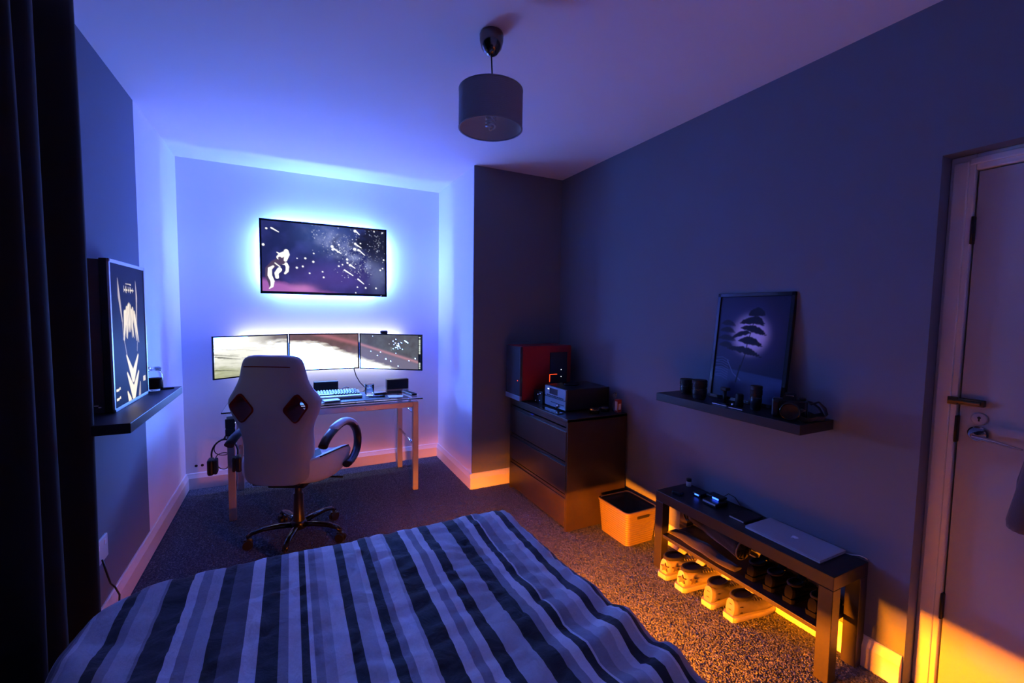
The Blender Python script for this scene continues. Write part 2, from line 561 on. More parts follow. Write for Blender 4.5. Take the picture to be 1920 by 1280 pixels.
# coat hanging at the edge of the picture
def coat():
    rings = []
    zs = [1.41, 1.36, 1.28, 1.15, 1.03, .93, .84, .76, .69, .64, .56, .50]
    hw = [.03, .07, .12, .115, .09, .085, .105, .10, .085, .076, .078, .072]
    for z, h in zip(zs, hw):
        ring = []
        for k in range(28):
            a = 2 * PI * k / 28
            f = 1 + .10 * math.sin(5 * a + z * 9) + .06 * math.sin(9 * a - z * 14)
            ring.append(Vector((XD - .055 + .045 * math.sin(a) * f * (.7 + h), .37 + h * math.cos(a) * f, z + .012 * math.sin(3 * a + 1))))
        rings.append(ring)
    q = MB(); q.loft(rings[:9])
    root = thing('coat', 'dark grey coat hanging on the door at the right edge', 'coat', (XD - .05, .37, .5))
    link('coat_body', q, 'coat_grey', root, sub=1)
    q = MB(); q.loft(rings[7:])
    link('lining', q, 'black_matte', root, sub=1)
    q = MB()
    q.tube([(XD - .10, .35, 1.30), (XD - .11, .385, 1.15), (XD - .11, .412, .98), (XD - .105, .430, .86), (XD - .10, .446, .76), (XD - .095, .458, .70)],
           [.02, .035, .036, .034, .034, .036], 12)
    link('sleeve', q, 'coat_grey', root, sub=1)
coat()

# ---------------------------------------------------------------- curtain on the left
def curtain():
    root = thing('curtain', 'long dark brown curtain hanging in folds at the left edge', 'curtain', (-.6, 1.1, .0))
    n = 150
    rings_f, rings_b = [], []
    for zi in range(16):
        z = .03 + (2.34 - .03) * zi / 15
        rf = []
        for i in range(n):
            t = i / (n - 1)
            y = 1.945 - 1.75 * t
            fold = math.sin(t * 2 * PI * 9.2 + .9 + .25 * math.sin(z * 1.3)) * (.040 + .006 * math.sin(t * 40))
            x = -.648 + fold + .012 * math.sin(t * 31 + z * .8)
            rf.append(Vector((x, y, z)))
        rings_f.append(rf)
    q = MB(); q.loft(rings_f, close=False, cap=False)
    o = link('curtain_panel', q, 'curtain', root)
    md = o.modifiers.new('thickness', 'SOLIDIFY'); md.thickness = .006
    q = MB(); q.cyl((-.648, .1, 2.37), (-.648, 1.93, 2.37), .012, n=12); q.lathe([(0, -.02), (.02, -.01), (.02, .01), (0, .02)], (-.648, 1.935, 2.37), 12, axis='y')
    link('curtain_rod', q, 'black_matte', root)
curtain()

# wall socket and its cable
root = thing('wall_socket', 'white double wall socket low on the left wall beside the curtain', 'socket', (XL, 2.27, .30))
m = MB(); m.box(XL, XL + .010, 2.20, 2.346, .303, .40, .003)
link('socket_plate', m, 'gloss_white', root)
for y in (2.24, 2.31):
    m = MB(); m.box(XL + .009, XL + .012, y - .004, y + .012, .365, .385, .001)
    link('switch', m, 'mark_white', root)
m = MB(); pts = [(XL + .012, 2.27, .32), (XL + .03, 2.26, .25), (XL + .025, 2.30, .20), (XL + .03, 2.33, .165), (XL + .045, 2.325, .13), (XL + .05, 2.29, .07), (XL + .05, 2.24, .012), (XL + .07, 2.0, .008)]
m.tube(pts, .0035, 8)
tag(link('cable', m, 'black_plastic'), 'thin dark cable running over the left skirting board beside the curtain', 'cable')
root = thing('cable_port', 'pair of small dark cable holes in the back wall above the skirting', 'cable hole', (-.626, YB, .17))
for x in (-.644, -.606):
    m = MB(); m.lathe([(.003, .0), (.008, .0), (.010, .002), (.008, .003)], (0, 0, 0), 14, cap=True, mtx=Matrix.Translation((x, YB, .17)) @ Matrix.Rotation(PI / 2, 4, 'X'))
    link('port_ring', m, 'black_matte', root)

# ---------------------------------------------------------------- television
def tv_picture():
    P = Pic(250, 142, 1.67)
    U, V = P.U, P.V
    f1, f2 = fbm(142, 250, 4, 1, 5, 1.7), fbm(142, 250, 9, 2, 5, 1.7)
    P.p[:] = srgb(24, 30, 76)
    P.mix((f1 - .42) * 2.2, srgb(44, 48, 112))
    P.mix(np.exp(-((U - .5) ** 2 / .05 + (V - .1) ** 2 / .1)) * .55, srgb(66, 92, 160))
    P.mix(np.exp(-((U - .55) ** 2 / .12 + (V - .78) ** 2 / .05)) * .5, srgb(86, 66, 150))
    band = np.exp(-((V - (-.30 + 1.0 * U)) ** 2) / .03) * np.clip((U - .28) * 4, 0, 1)
    P.mix(band * (f2 * 1.6 - .45), srgb(130, 140, 190))
    P.mix(np.clip((U - .80 + .10 * np.sin(V * 7) + (f2 - .5) * .25) * 9, 0, 1) * np.clip(1.25 - V, 0, 1), srgb(20, 22, 42))
    P.mix(np.exp(-((U - .93) ** 2 / .004 + (V - .75) ** 2 / .06)) * .7, srgb(80, 88, 130))
    P.mix(np.exp(-((U - .59 - .03 * np.sin(V * 20)) ** 2 / .0006 + (V - .25) ** 2 / .02)) * .6, srgb(22, 26, 60))
    pink = np.clip((V - (.80 + .30 * U) + (f2 - .5) * .06) * 14, 0, 1) * np.clip(1.35 - U * 1.6, 0, 1)
    P.mix(pink * .9, srgb(150, 88, 160))
    P.mix(np.exp(-((U - .3) ** 2 / .01 + (V - .95) ** 2 / .004)) * .6, srgb(190, 120, 180))
    r = np.random.default_rng(5)
    def cv(x, y):
        u = (x - 75) / 1710
        t, b = 90 + 160 * u, 1065 + 45 * u
        return u, (y - t) / (b - t)
    for i in range(430):
        k = r.random()
        if k < .5: u = .38 + r.random() * .5; v = -.30 + 1.0 * u + r.normal(0, .12)
        elif k < .8: u = r.normal(.70, .06); v = r.normal(.42, .2)
        else: u = r.normal(.93, .05); v = r.normal(.22, .14)
        P.mix(P.dot(u, v, .002 + .004 * r.random() ** 2, .008) * r.uniform(.35, 1), srgb(225, 232, 255) * r.uniform(.6, 1.1))
    W = np.array([1.25, 1.25, 1.3])
    for x, y, rr in ((95, 425, 16), (138, 202, 12), (635, 612, 13), (743, 660, 14), (520, 742, 13), (600, 725, 12), (690, 818, 9), (868, 798, 9), (882, 875, 11),
                     (1005, 450, 20), (1012, 490, 16), (1100, 425, 10), (1328, 488, 22), (1338, 415, 17), (1383, 500, 15), (1218, 628, 15), (1258, 706, 16), (1222, 676, 13),
                     (1098, 720, 11), (1150, 700, 9), (1488, 1020, 11), (1645, 1025, 11), (1365, 1010, 9), (1340, 1088, 7), (1335, 240, 20), (1745, 270, 9), (1765, 638, 10),
                     (1748, 755, 9), (1712, 778, 11), (525, 612, 6), (750, 545, 9), (1620, 250, 9), (1085, 522, 12), (1415, 410, 9), (1725, 1140, 7)):
        u, v = cv(x, y); P.mix(P.dot(u, v, rr / 1000 * .9, .012), W)
    for a, b in (((200, 195), (290, 250)), ((1030, 480), (1130, 545)), ((1350, 425), (1425, 470)), ((1390, 500), (1475, 570)), ((1340, 235), (1400, 290)), ((1180, 775), (1300, 850)),
                 ((1375, 900), (1460, 965)), ((1265, 705), (1330, 748))):
        P.mix(P.seg([cv(*a), cv(*b)], [.009, .004], .008), W)
    # a plain pale leaping animal
    G = srgb(250, 246, 240) * 1.1
    D = srgb(70, 56, 84)
    P.mix(P.seg([cv(330, 640), cv(230, 690), cv(150, 760), cv(130, 850), cv(165, 960), cv(170, 1030)], [.05, .05, .035, .02, .015, .004]), D)
    P.mix(P.seg([cv(215, 725), cv(172, 760), cv(170, 850), cv(203, 930), cv(196, 1000), cv(160, 1035)], [.012, .024, .026, .024, .016, .004]), G)
    P.mix(P.seg([cv(295, 770), cv(255, 820), cv(262, 875)], [.03, .024, .022]), G)
    P.mix(P.seg([cv(290, 600), cv(320, 570), cv(380, 540)], [.03, .034, .03]), G)
    P.mix(P.seg([cv(385, 515), cv(395, 560), cv(372, 640)], [.028, .032, .02]), G)
    P.mix(P.seg([cv(310, 560), cv(265, 530)], [.012, .005]), G)
    P.mix(P.seg([cv(340, 690), cv(380, 690), cv(398, 730), cv(392, 790), cv(365, 822)], [.012, .02, .02, .018, .012]), G)
    P.mix(P.seg([cv(300, 610), cv(335, 670)], [.022, .03]), D)
    P.mix(P.seg([cv(240, 680), cv(300, 730)], [.008, .008]), G * .8)
    return P.p
tv = thing('television', 'wide television on the back wall showing a purple starry sky', 'television', ((TX0 + TX1) / 2, YB, TZ0))
m = MB()
b = .014
m.box(TX0, TX1, TY, TY + .014, TZ1 - b, TZ1, .002); m.box(TX0, TX1, TY, TY + .014, TZ0, TZ0 + .020, .002)
m.box(TX0, TX0 + b, TY, TY + .014, TZ0, TZ1, .002); m.box(TX1 - b, TX1, TY, TY + .014, TZ0, TZ1, .002)
link('bezel', m, 'black_gloss', tv)
grid_picture('screen', tv_picture(), (TX0 + b, TY + .006, TZ1 - b), (TX1 - TX0 - 2 * b, 0, 0), (0, 0, -(TZ1 - TZ0 - b - .020)), 'screen_tv', tv)
m = MB(); m.box(TX0 + .004, TX1 - .004, TY + .012, TY + .03, TZ0 + .004, TZ1 - .004, .004); m.box(TX0 + .09, TX1 - .09, TY + .028, TY + .062, TZ0 + .09, TZ1 - .09, .006)
link('back_cover', m, 'black_matte', tv)
m = MB(); m.box(.10, .43, TY + .06, YB - .001, 1.62, 1.84, .003)
link('wall_mount', m, 'black_matte', tv)
m = MB(); m.box(TX1 - .05, TX1 - .046, TY - .001, TY + .002, TZ0 + .004, TZ0 + .008)
link('standby_light', m, 'white_led', tv)

# ---------------------------------------------------------------- three monitors
def mon_picture(k):
    P = Pic(160, 90, 1.78)
    U, V = P.U, P.V
    f1, f2, f3 = fbm(90, 160, 5, 20 + k, 5, 1.8), fbm(90, 160, 14, 30 + k, 4, .5), fbm(90, 160, 3, 40 + k, 5, .3)
    WHT = np.array([1.05, 1.03, .93])
    r = np.random.default_rng(60 + k)
    if k == 0:
        P.p[:] = WHT * .9
        P.mix(np.clip((V - .30 + .25 * U) * 1.3, 0, 1) * np.clip(1.1 - U, 0, 1) * (.35 + f1 * .75), srgb(168, 172, 142))
        P.mix(np.clip((V - .62 + .5 * (f2 - .5)) * 3, 0, 1) * np.clip(1.0 - U * 1.1, 0, 1), srgb(160, 164, 122))
        P.mix(np.clip((U - .42) * 2.5, 0, 1) * np.clip((.22 - V + (f2 - .5) * .25) * 7, 0, 1), srgb(120, 108, 100))
        for i in range(26):
            y = r.uniform(.22, .98); x = r.uniform(-.1, .5); L = r.uniform(.12, .45); sl = r.uniform(.02, .10)
            P.mix(P.seg([(x, y), (x + L, y + sl * L * 2)], [.004, .001], .016) * r.uniform(.25, .8), srgb(92, 96, 74))
        for y, x0, x1 in ((.42, .0, .30), (.47, .02, .22), (.50, .05, .33), (.80, .02, .3)):
            P.mix(P.seg([(x0, y), ((x0 + x1) / 2, y + .03), (x1, y + .07)], [.009, .006, .002], .018), srgb(48, 50, 42))
        P.mix(P.seg([(0, .22), (.6, .30), (1, .36)], .003, .02) * .5, srgb(190, 180, 170))
    elif k == 1:
        edge = .14 + .10 * np.clip(U - .25, 0, 1) + .60 * np.clip(U - .38, 0, 1) + (f2 - .5) * .16
        P.p[:] = srgb(92, 74, 74)
        P.mix(f1 * 1.2 - .3, srgb(128, 92, 98))
        P.mix(np.exp(-((V - (-.22 + .50 * U)) ** 2) / .004) * .8, srgb(170, 106, 116))
        P.mix(np.clip((U - .55) * 2, 0, 1) * np.clip((V - .3) * 3, 0, 1) * .6, srgb(126, 124, 146))
        P.mix(np.clip((V - edge) * 9, 0, 1), WHT)
        P.mix(P.seg([(0, .30), (.5, .52), (1, .66)], .002, .012) * .35, srgb(215, 200, 190))
    else:
        P.p[:] = srgb(78, 76, 84)
        P.mix(f1 * 1.3 - .4, srgb(96, 104, 112))
        P.mix(np.clip((V - (.22 + .5 * U)) * 5, 0, 1), srgb(112, 106, 128))
        P.mix(np.exp(-((V - (.30 + .52 * U)) ** 2) / .0016) * .9, srgb(176, 128, 140))
        P.mix(np.clip((V - (.66 + .50 * U) + (f2 - .5) * .14) * 10, 0, 1), WHT)
        for i in range(26):
            P.mix(P.dot(r.normal(.60, .06), r.normal(.33, .1), .007 * r.random() + .005, .012), np.array([1.0, 1.0, .98]))
        for u, v, q in ((.28, .62, .012), (.42, .72, .016), (.50, .78, .014), (.33, .52, .01), (.62, .92, .01), (.90, .68, .014), (.80, .75, .010), (.17, .5, .008), (.2, .04, .008)):
            P.mix(P.dot(u, v, q, .014), np.array([1.2, 1.2, 1.15]))
        P.mix(P.seg([(.73, .16), (.78, .22)], .010, .012), np.array([1.1, 1.1, 1.1])); P.mix(P.seg([(.6, .30), (.64, .34)], .008, .012), np.array([1.1, 1.1, 1.1]))
        P.mix(np.clip((U - .945) * 200, 0, 1), srgb(14, 16, 26))
        for v in [.04] + list(np.linspace(.09, .52, 13)) + [.80, .84, .88, .92, .96]:
            P.mix(P.poly([(.957, v), (.985, v), (.985, v + .022), (.957, v + .022)]), srgb(225, 235, 225))
    lum = P.p.min(axis=-1, keepdims=True)                      # the overexposed white of the picture is far brighter than the rest
    k2 = np.clip((lum - .80) / .12, 0, 1) * (P.U < .94)[..., None]
    return P.p * (1 + k2 * (np.array([6.0, 19.0, 85.0]) - 1))
MZ0, MZ1 = .862, 1.152
def monitor(k, a, b, label):
    """a, b: (x, y) of the lower corners of the front, left to right"""
    a, b = Vector((*a, 0)), Vector((*b, 0))
    x = (b - a).normalized(); n = Vector((-x.y, x.x, 0)); wd = (b - a).length      # n points away from the viewer
    root = thing('monitor', label, 'monitor', ((a + b) / 2 + Vector((0, 0, MZ0))), math.atan2(x.y, x.x), 'three monitors side by side')
    F = Matrix((x, n, Vector((0, 0, 1)))).transposed().to_4x4(); F.translation = a
    bz = .009
    q = MB()
    q.box(0, wd, 0, .012, MZ1 - bz, MZ1, .0015, mtx=F); q.box(0, wd, 0, .012, MZ0, MZ0 + bz, .0015, mtx=F)
    q.box(0, bz, 0, .012, MZ0, MZ1, .0015, mtx=F); q.box(wd - bz, wd, 0, .012, MZ0, MZ1, .0015, mtx=F)
    link('bezel', q, 'black_gloss', root)
    c = a + x * bz + n * .005 + Vector((0, 0, MZ1 - bz))
    grid_picture('screen', mon_picture(k), c, x * (wd - 2 * bz), (0, 0, -(MZ1 - MZ0 - 2 * bz)), 'screen_mon', root)
    q = MB(); q.box(.004, wd - .004, .011, .022, MZ0 + .003, MZ1 - .003, .003, mtx=F); q.box(.1, wd - .1, .02, .04, MZ0 + .06, MZ1 - .06, .005, mtx=F)
    link('back_cover', q, 'black_matte', root)
    mid = a + x * wd / 2 + n * .04
    q = MB(); q.cyl((mid.x, mid.y, 1.0), (mid.x, YB - .002, 1.0), .016, n=12); q.box(mid.x - .05, mid.x + .05, YB - .008, YB, .95, 1.05, .002)
    link('wall_arm', q, 'black_matte', root)
    return root
monitor(0, (-.464, 3.47), (-.018, 3.765), 'left monitor of three under the television, bright white streaked picture')
monitor(1, (-.016, 3.775), (.497, 3.775), 'middle monitor of three under the television, white below a maroon band')
monitor(2, (.499, 3.765), (.938, 3.46), 'right monitor of three under the television, dark starry picture with icon bar')
root = thing('webcam', 'small black webcam on top of the right monitor', 'webcam', (.66, 3.655, MZ1))
m = MB(); m.lathe([(0, -.02), (.012, -.02), (.015, -.01), (.015, .03), (.008, .036), (0, .036)], (.665, 3.64, MZ1 + .012), 14, axis='x', cap=False)
link('body', m, 'black_plastic', root)
m = MB(); m.box(.655, .69, 3.64, 3.67, MZ1 + .0005, MZ1 + .006, .001)
link('clip', m, 'black_plastic', root)

# ---------------------------------------------------------------- desk
desk = thing('desk', 'glass topped desk on a square steel frame in the alcove', 'desk', (.24, 3.48, 0))
LX0, LX1, LY0, LY1, LZ = -.366, .838, 3.193, 3.758, .672
m = MB(); m.box(-.392, .868, 3.172, 3.80, .6905, .7, .003)
link('glass_top', m, 'glass', desk)
for x, y in ((LX0, LY0), (LX1 - .04, LY0), (LX0, LY1 - .04), (LX1 - .04, LY1 - .04)):
    m = MB(); m.box(x, x + .04, y, y + .04, .004, LZ, .003); m.box(x + .004, x + .036, y + .004, y + .036, 0, .006)
    link('leg', m, 'steel', desk)
m = MB(); m.box(LX0 + .04, LX1 - .04, LY0, LY0 + .04, LZ - .04, LZ, .003)
rail = link('front_rail', m, 'steel', desk)
m = MB(); m.lathe([(0, 0), (.005, 0), (.005, .003), (.002, .004), (0, .004)], (0, 0, 0), 10, cap=False, mtx=Matrix.Translation((.46, LY0, LZ - .021)) @ Matrix.Rotation(PI / 2, 4, 'X'))
link('bolt', m, 'chrome', rail)
m = MB(); m.box(LX0 + .04, LX1 - .04, LY1 - .04, LY1, LZ - .04, LZ, .003)
link('back_rail', m, 'steel', desk)
for x in (LX0 + .02, LX1 - .02):
    for z in (.575, .335):
        m = MB(); m.cyl((x, LY0 + .04, z), (x, LY1 - .04, z), .009, n=12)
        link('cross_bar', m, 'chrome', desk)
for x in (LX0 + .06, LX1 - .06):
    for y in (LY0 + .02, LY1 - .02):
        m = MB(); m.cyl((x, y, LZ), (x, y, .6905), .011, n=14)
        link('standoff', m, 'chrome', desk)
GZ = .7005
m = MB(); m.box(-.05, .64, 3.22, 3.56, GZ, GZ + .003, .001)
tag(link('desk_mat', m, 'black_matte', loc=(.3, 3.39, GZ)), 'thin dark mat lying on the glass desk under the keyboard', 'desk mat')
MZ = GZ + .0035
# keyboard
KY = 3.385
root = thing('keyboard', 'black keyboard with a cream wrist rest on the desk mat', 'keyboard', (.24, KY, MZ))
tl = Matrix.Translation((0, KY, MZ)) @ Matrix.Rotation(math.radians(7), 4, 'X')
m = MB(); m.box(.02, .455, .0, .135, 0, .016, .003, mtx=tl)
link('base', m, 'black_plastic', root)
m = MB()
for rr in range(5):
    xx = .028
    while xx < .440:
        wkey = .0185 if not (rr == 0 and .15 < xx < .18) else .11
        m.box(xx, xx + wkey - .0035, .008 + rr * .0245, .008 + rr * .0245 + .019, .016, .026, .0025, 1, mtx=tl)
        xx += wkey + .0012
k = link('keys', m, 'black_plastic', root); k['kind'] = 'stuff'
m = MB(); m.box(.015, .460, -.060, -.004, 0, .020, .006, 3, mtx=Matrix.Translation((0, KY, MZ)))
link('wrist_rest', m, 'cream', root)
m = MB()
pts = [(.37 + .03 * math.cos(a) * (1 - .1 * a / 6), 3.545 + .012 * math.sin(a), MZ + .025 + .022 * math.sin(a)) for a in np.linspace(0, 6.0, 22)]
m.tube(pts, .003, 6)
link('keyboard_cable', m, 'black_plastic', root)
# speakers
for nm, x0, x1, y in (('black rectangular speaker behind the keyboard, left of the glass tumbler', .150, .327, 3.68), ('black rectangular speaker on the right rear of the desk', .688, .862, 3.60)):
    root = thing('speaker', nm, 'speaker', ((x0 + x1) / 2, y, GZ), 0, 'desk speakers')
    m = MB(); m.box(x0, x1, y, y + .06, GZ, GZ + .082, .003)
    link('cabinet', m, 'black_plastic', root)
    m = MB(); m.box(x0 + .006, x1 - .006, y - .002, y + .001, GZ + .006, GZ + .076, .001)
    link('grille', m, 'black_matte', root)
# tumbler
def tumbler(x, y, z):
    root = thing('glass_tumbler', 'clear glass tumbler half full of water on the desk mat', 'glass', (x, y, z))
    q = MB(); q.lathe([(0, 0), (.029, 0), (.031, .004), (.035, .085), (.0328, .085), (.029, .010), (0, .008)], (x, y, z), 28, cap=False)
    link('tumbler', q, 'thin_glass', root)
    q = MB(); q.lathe([(0, .0082), (.0288, .0105), (.031, .050), (0, .050)], (x, y, z), 28, cap=False)
    link('water', q, 'water', root)
tumbler(.52, 3.40, MZ)
def slab(name, label, cat, x, y, z, sx, sy, h, rz, material, bev=.002, group=None):
    q = MB(); q.box(-sx / 2, sx / 2, -sy / 2, sy / 2, 0, h, bev)
    o = link(name, q, material)
    o.location = (x, y, z); o.rotation_euler = (0, 0, rz)
    return tag(o, label, cat, group)
root = thing('notebook', 'pale notebook with dark back cover at the front of the desk', 'notebook', (.245, 3.275, MZ), .15)
mt = Matrix.Translation((.245, 3.275, MZ)) @ Matrix.Rotation(.15, 4, 'Z')
m = MB(); m.box(-.055, .055, -.04, .04, 0, .003, .001, mtx=mt); link('cover', m, 'black_matte', root)
m = MB(); m.box(-.053, .053, -.038, .038, .003, .010, .001, mtx=mt); link('pages', m, 'paper', root)
root = thing('wallet', 'brown leather wallet beside the glass tumbler', 'wallet', (.60, 3.40, MZ), .1)
mt = Matrix.Translation((.595, 3.41, MZ)) @ Matrix.Rotation(.1, 4, 'Z')
m = MB(); m.box(-.045, .045, -.035, .035, 0, .012, .004, mtx=mt); link('body', m, 'brown_leather', root)
m = MB(); m.box(-.044, .044, -.034, .034, .0125, .018, .003, mtx=mt); link('flap', m, 'brown_leather', root)
root = thing('pen', 'thick dark pen with a light barrel in front of the tumbler', 'pen', (.56, 3.315, MZ))
m = MB(); m.cyl((.505, 3.33, MZ + .0065), (.58, 3.305, MZ + .0065), .0065, n=10); link('barrel', m, 'alu', root)
m = MB(); m.cyl((.58, 3.305, MZ + .0068), (.615, 3.293, MZ + .0068), .0068, n=10); link('cap', m, 'black_plastic', root)
slab('paper', 'white sheet of note paper at the right front of the desk', 'paper', .69, 3.30, GZ, .11, .085, .0015, -.25, 'paper', .0004)
slab('phone', 'black phone lying behind the note paper on the desk', 'phone', .70, 3.46, GZ, .14, .07, .008, -.1, 'black_gloss', .003)
root = thing('remote_control', 'black remote control at the right end of the glass desk', 'remote', (.815, 3.40, GZ), .18)
mt = Matrix.Translation((.812, 3.37, GZ)) @ Matrix.Rotation(.22, 4, 'Z')
m = MB(); m.box(-.022, .022, -.09, .09, 0, .014, .005, mtx=mt); link('body', m, 'black_plastic', root)
m = MB()
for i in range(6):
    for j in range(3): m.box(-.014 + j * .011, -.006 + j * .011, -.06 + i * .02, -.048 + i * .02, .0135, .0155, .001, 1, mtx=mt)
bt = link('buttons', m, 'black_matte', root); bt['kind'] = 'stuff'
m = MB(); m.tube([(.46, 3.80, .90), (.462, 3.80, .85), (.475, 3.79, .80), (.50, 3.76, .75), (.53, 3.73, .715), (.55, 3.72, .704)], .004, 8)
tag(link('monitor_cable', m, 'black_plastic'), 'black cable hanging down from the middle monitor to the desk', 'cable')
m = MB(); m.tube([(.79, 3.845, .66), (.80, 3.85, .5), (.79, 3.84, .38), (.805, 3.845, .25), (.80, 3.83, .12), (.81, 3.82, .006)], .002, 6)
tag(link('speaker_cable', m, 'paper'), 'thin pale cable hanging down beside the right rear desk leg', 'cable')

# clamp-on hub and headphones at the left front desk leg
root = thing('desk_clamp', 'small grey clamp unit on the left front desk leg', 'clamp', (LX0 + .02, LY0 - .02, .57))
m = MB(); m.box(LX0 - .006, LX0 + .046, LY0 - .014, LY0, .60, .655, .003); m.box(LX0 - .006, LX0 + .046, LY0 - .018, LY0, .55, .592, .003)
link('body', m, 'fabric_grey', root)
m = MB(); m.box(LX0 - .004, LX0 + .044, LY0 - .012, LY0, .590, .602)
link('seam', m, 'black_matte', root)
def headset():
    cx, y = -.372, 3.135
    root = thing('headphones', 'black headphones hanging on the left front desk leg', 'headphones', (cx, y, .35))
    q = MB()
    arc = [(cx + .068 * math.cos(a), y + .012 * math.sin(a), .455 + .085 * math.sin(a)) for a in np.linspace(-.15, PI + .15, 20)]
    q.tube(arc, [.008] * 20, 8, flat=(.6, 1.6))
    link('headband', q, 'black_matte', root)
    for sx in (-1, 1):
        q = MB(); q.box(cx + sx * .072 - .018, cx + sx * .072 + .018, y - .035, y + .035, .335, .435, .014, 3)
        c = link('ear_cup', q, 'black_plastic', root)
        q = MB(); q.box(cx + sx * .047 - .010, cx + sx * .047 + .010, y - .032, y + .032, .34, .43, .009, 3)
        link('ear_pad', q, 'fabric_grey', c)
    q = MB(); q.cyl((cx, LY0 - .002, .548), (cx, y - .012, .548), .006, n=8)
    link('hook', q, 'black_matte', root)
headset()
for i, (dx, dz, lab) in enumerate(((0, 0, 'tangled black cable looped at the left desk leg, outer loop'), (.045, -.03, 'black cable drooping from the left desk leg to the floor'))):
    q = MB(); pts = []
    for t in np.linspace(0, 1, 40):
        if i < 1: pts.append((-.405 + dx + .035 * math.cos(t * 4 * PI + i), 3.255 + .018 * math.sin(t * 6 * PI + i), .50 + dz - t * .16 + .03 * math.sin(t * 4 * PI + i * 2)))
        else: pts.append((-.37 + .045 * math.sin(t * 3) , 3.27 + .03 * math.sin(t * 7), .50 - .492 * t))
    q.tube(pts, .0028, 6)
    tag(link('cable', q, 'black_plastic'), lab, 'cable')

# ---------------------------------------------------------------- gaming chair
HX, HY, TH = .024, 2.79, math.radians(27)
chair = thing('gaming_chair', 'white racing style swivel chair with its back to the bed', 'chair', (HX, HY, 0), -TH)
CW = WM[chair.name]
def L(x, y, z): return CW @ Vector((x, y, z))
def chair_shell():
    prof = [(.425, .10, .06, .10), (.435, .150, .08, .11), (.47, .166, .10, .14), (.54, .163, .12, .16), (.63, .158, .13, .17), (.71, .166, .10, .14), (.76, .195, .08, .11), (.80, .218, .11, .105),
            (.845, .233, .11, .10), (.875, .233, .11, .10), (.905, .211, .10, .095), (.94, .192, .055, .068), (.97, .176, .055, .068), (1.0, .166, .055, .07), (1.045, .158, .055, .07), (1.08, .148, .05, .066), (1.10, .125, .035, .055), (1.105, .08, .02, .04)]
    rings = []
    for z, h, t, tb in prof:
        lean = -.27 - .09 * max(0, z - .62) + .02 * math.cos(z * 5)
        out = []
        half = [(0, -.016), (.35, -.013), (.7, -.006), (.90, .002), (.985, .018), (1.0, .05), (1.0, tb * .75), (.95, tb), (.80, tb * .98), (.66, tb * .70), (.45, t * .72), (.2, t * .6), (0, t * .58)]
        right = [(h * a, lean + b) for a, b in half]
        left = [(-x, y) for x, y in right[::-1][1:-1]]
        for x, y in right + left: out.append(L(x + .012, y, z))
        rings.append(out)
    q = MB(); q.loft(rings)
    o = link('tmp', q, 'white_leather', None, sub=1)
    return o
def bake(o, name, mats, parent, cutter=None):
    """apply the modifiers of o (and an optional boolean cut) and link the result as a part"""
    if cutter:
        md = o.modifiers.new('cut', 'BOOLEAN'); md.object = cutter; md.operation = 'DIFFERENCE'; md.solver = 'EXACT'
    bpy.context.view_layer.update()
    dg = bpy.context.evaluated_depsgraph_get()
    me = bpy.data.meshes.new_from_object(o.evaluated_get(dg))
    me.name = name
    bm = bmesh.new(); bm.from_mesh(me)
    bpy.data.objects.remove(o)
    if cutter: bpy.data.objects.remove(cutter)
    return link(name, bm, mats, parent, smooth_angle=50)
def rounded_quad(pts, r=.25, n=5):
    out = []
    k = len(pts)
    for i in range(k):
        p0, p1, p2 = Vector(pts[i - 1]), Vector(pts[i]), Vector(pts[(i + 1) % k])
        a = p1 + (p0 - p1) * r; c = p1 + (p2 - p1) * r
        for t in [i2 / (n - 1) for i2 in range(n)]: out.append(a * (1 - t) ** 2 + p1 * (2 * t * (1 - t)) + c * (t * t))
    return out
shell = chair_shell()
HL = [(-.132, .918), (-.058, .830), (-.126, .758), (-.190, .850)]
HR = [(-x + .022, z) for x, z in HL]
cut = MB()
lin = []
for H in (HL, HR):
    o2 = rounded_quad(H, .22)
    rings = [[L(p.x, y, p.y) for p in o2] for y in (-.5, -.02)]
    cut.loft(rings, smooth=False)
    q = MB()
    big = [Vector((p.x, p.y)) for p in o2]
    c = sum(big, Vector((0, 0))) / len(big)
    outr = [c + (p - c) * 1.03 for p in big]; inn = [c + (p - c) * .93 for p in big]
    prof = []
    yr, yf = -.312, -.15
    q.loft([[L(p.x, yr - .004, p.y) for p in outr], [L(p.x, yr - .006, p.y) for p in inn], [L(p.x * 1.0, yf, p.y) for p in inn], [L(p.x, yf, p.y) for p in outr], [L(p.x, yr - .004, p.y) for p in outr]], cap=False, smooth=False)
    lin.append(q)
cutter = link('cutter', cut, 'maroon')
bake(shell, 'backrest', 'chair_back_shaded', chair, cutter)
for q in lin: link('hole_trim', q, 'maroon', chair)
# piping seams
m = MB(); pts = []
for t in np.linspace(-1, 1, 15): pts.append(L(.012 + .116 * t, -.327 + .008 * t * t, 1.052 - .002 * t * t))
m.tube(pts, .0028, 6)
link('seam', m, 'maroon', chair)
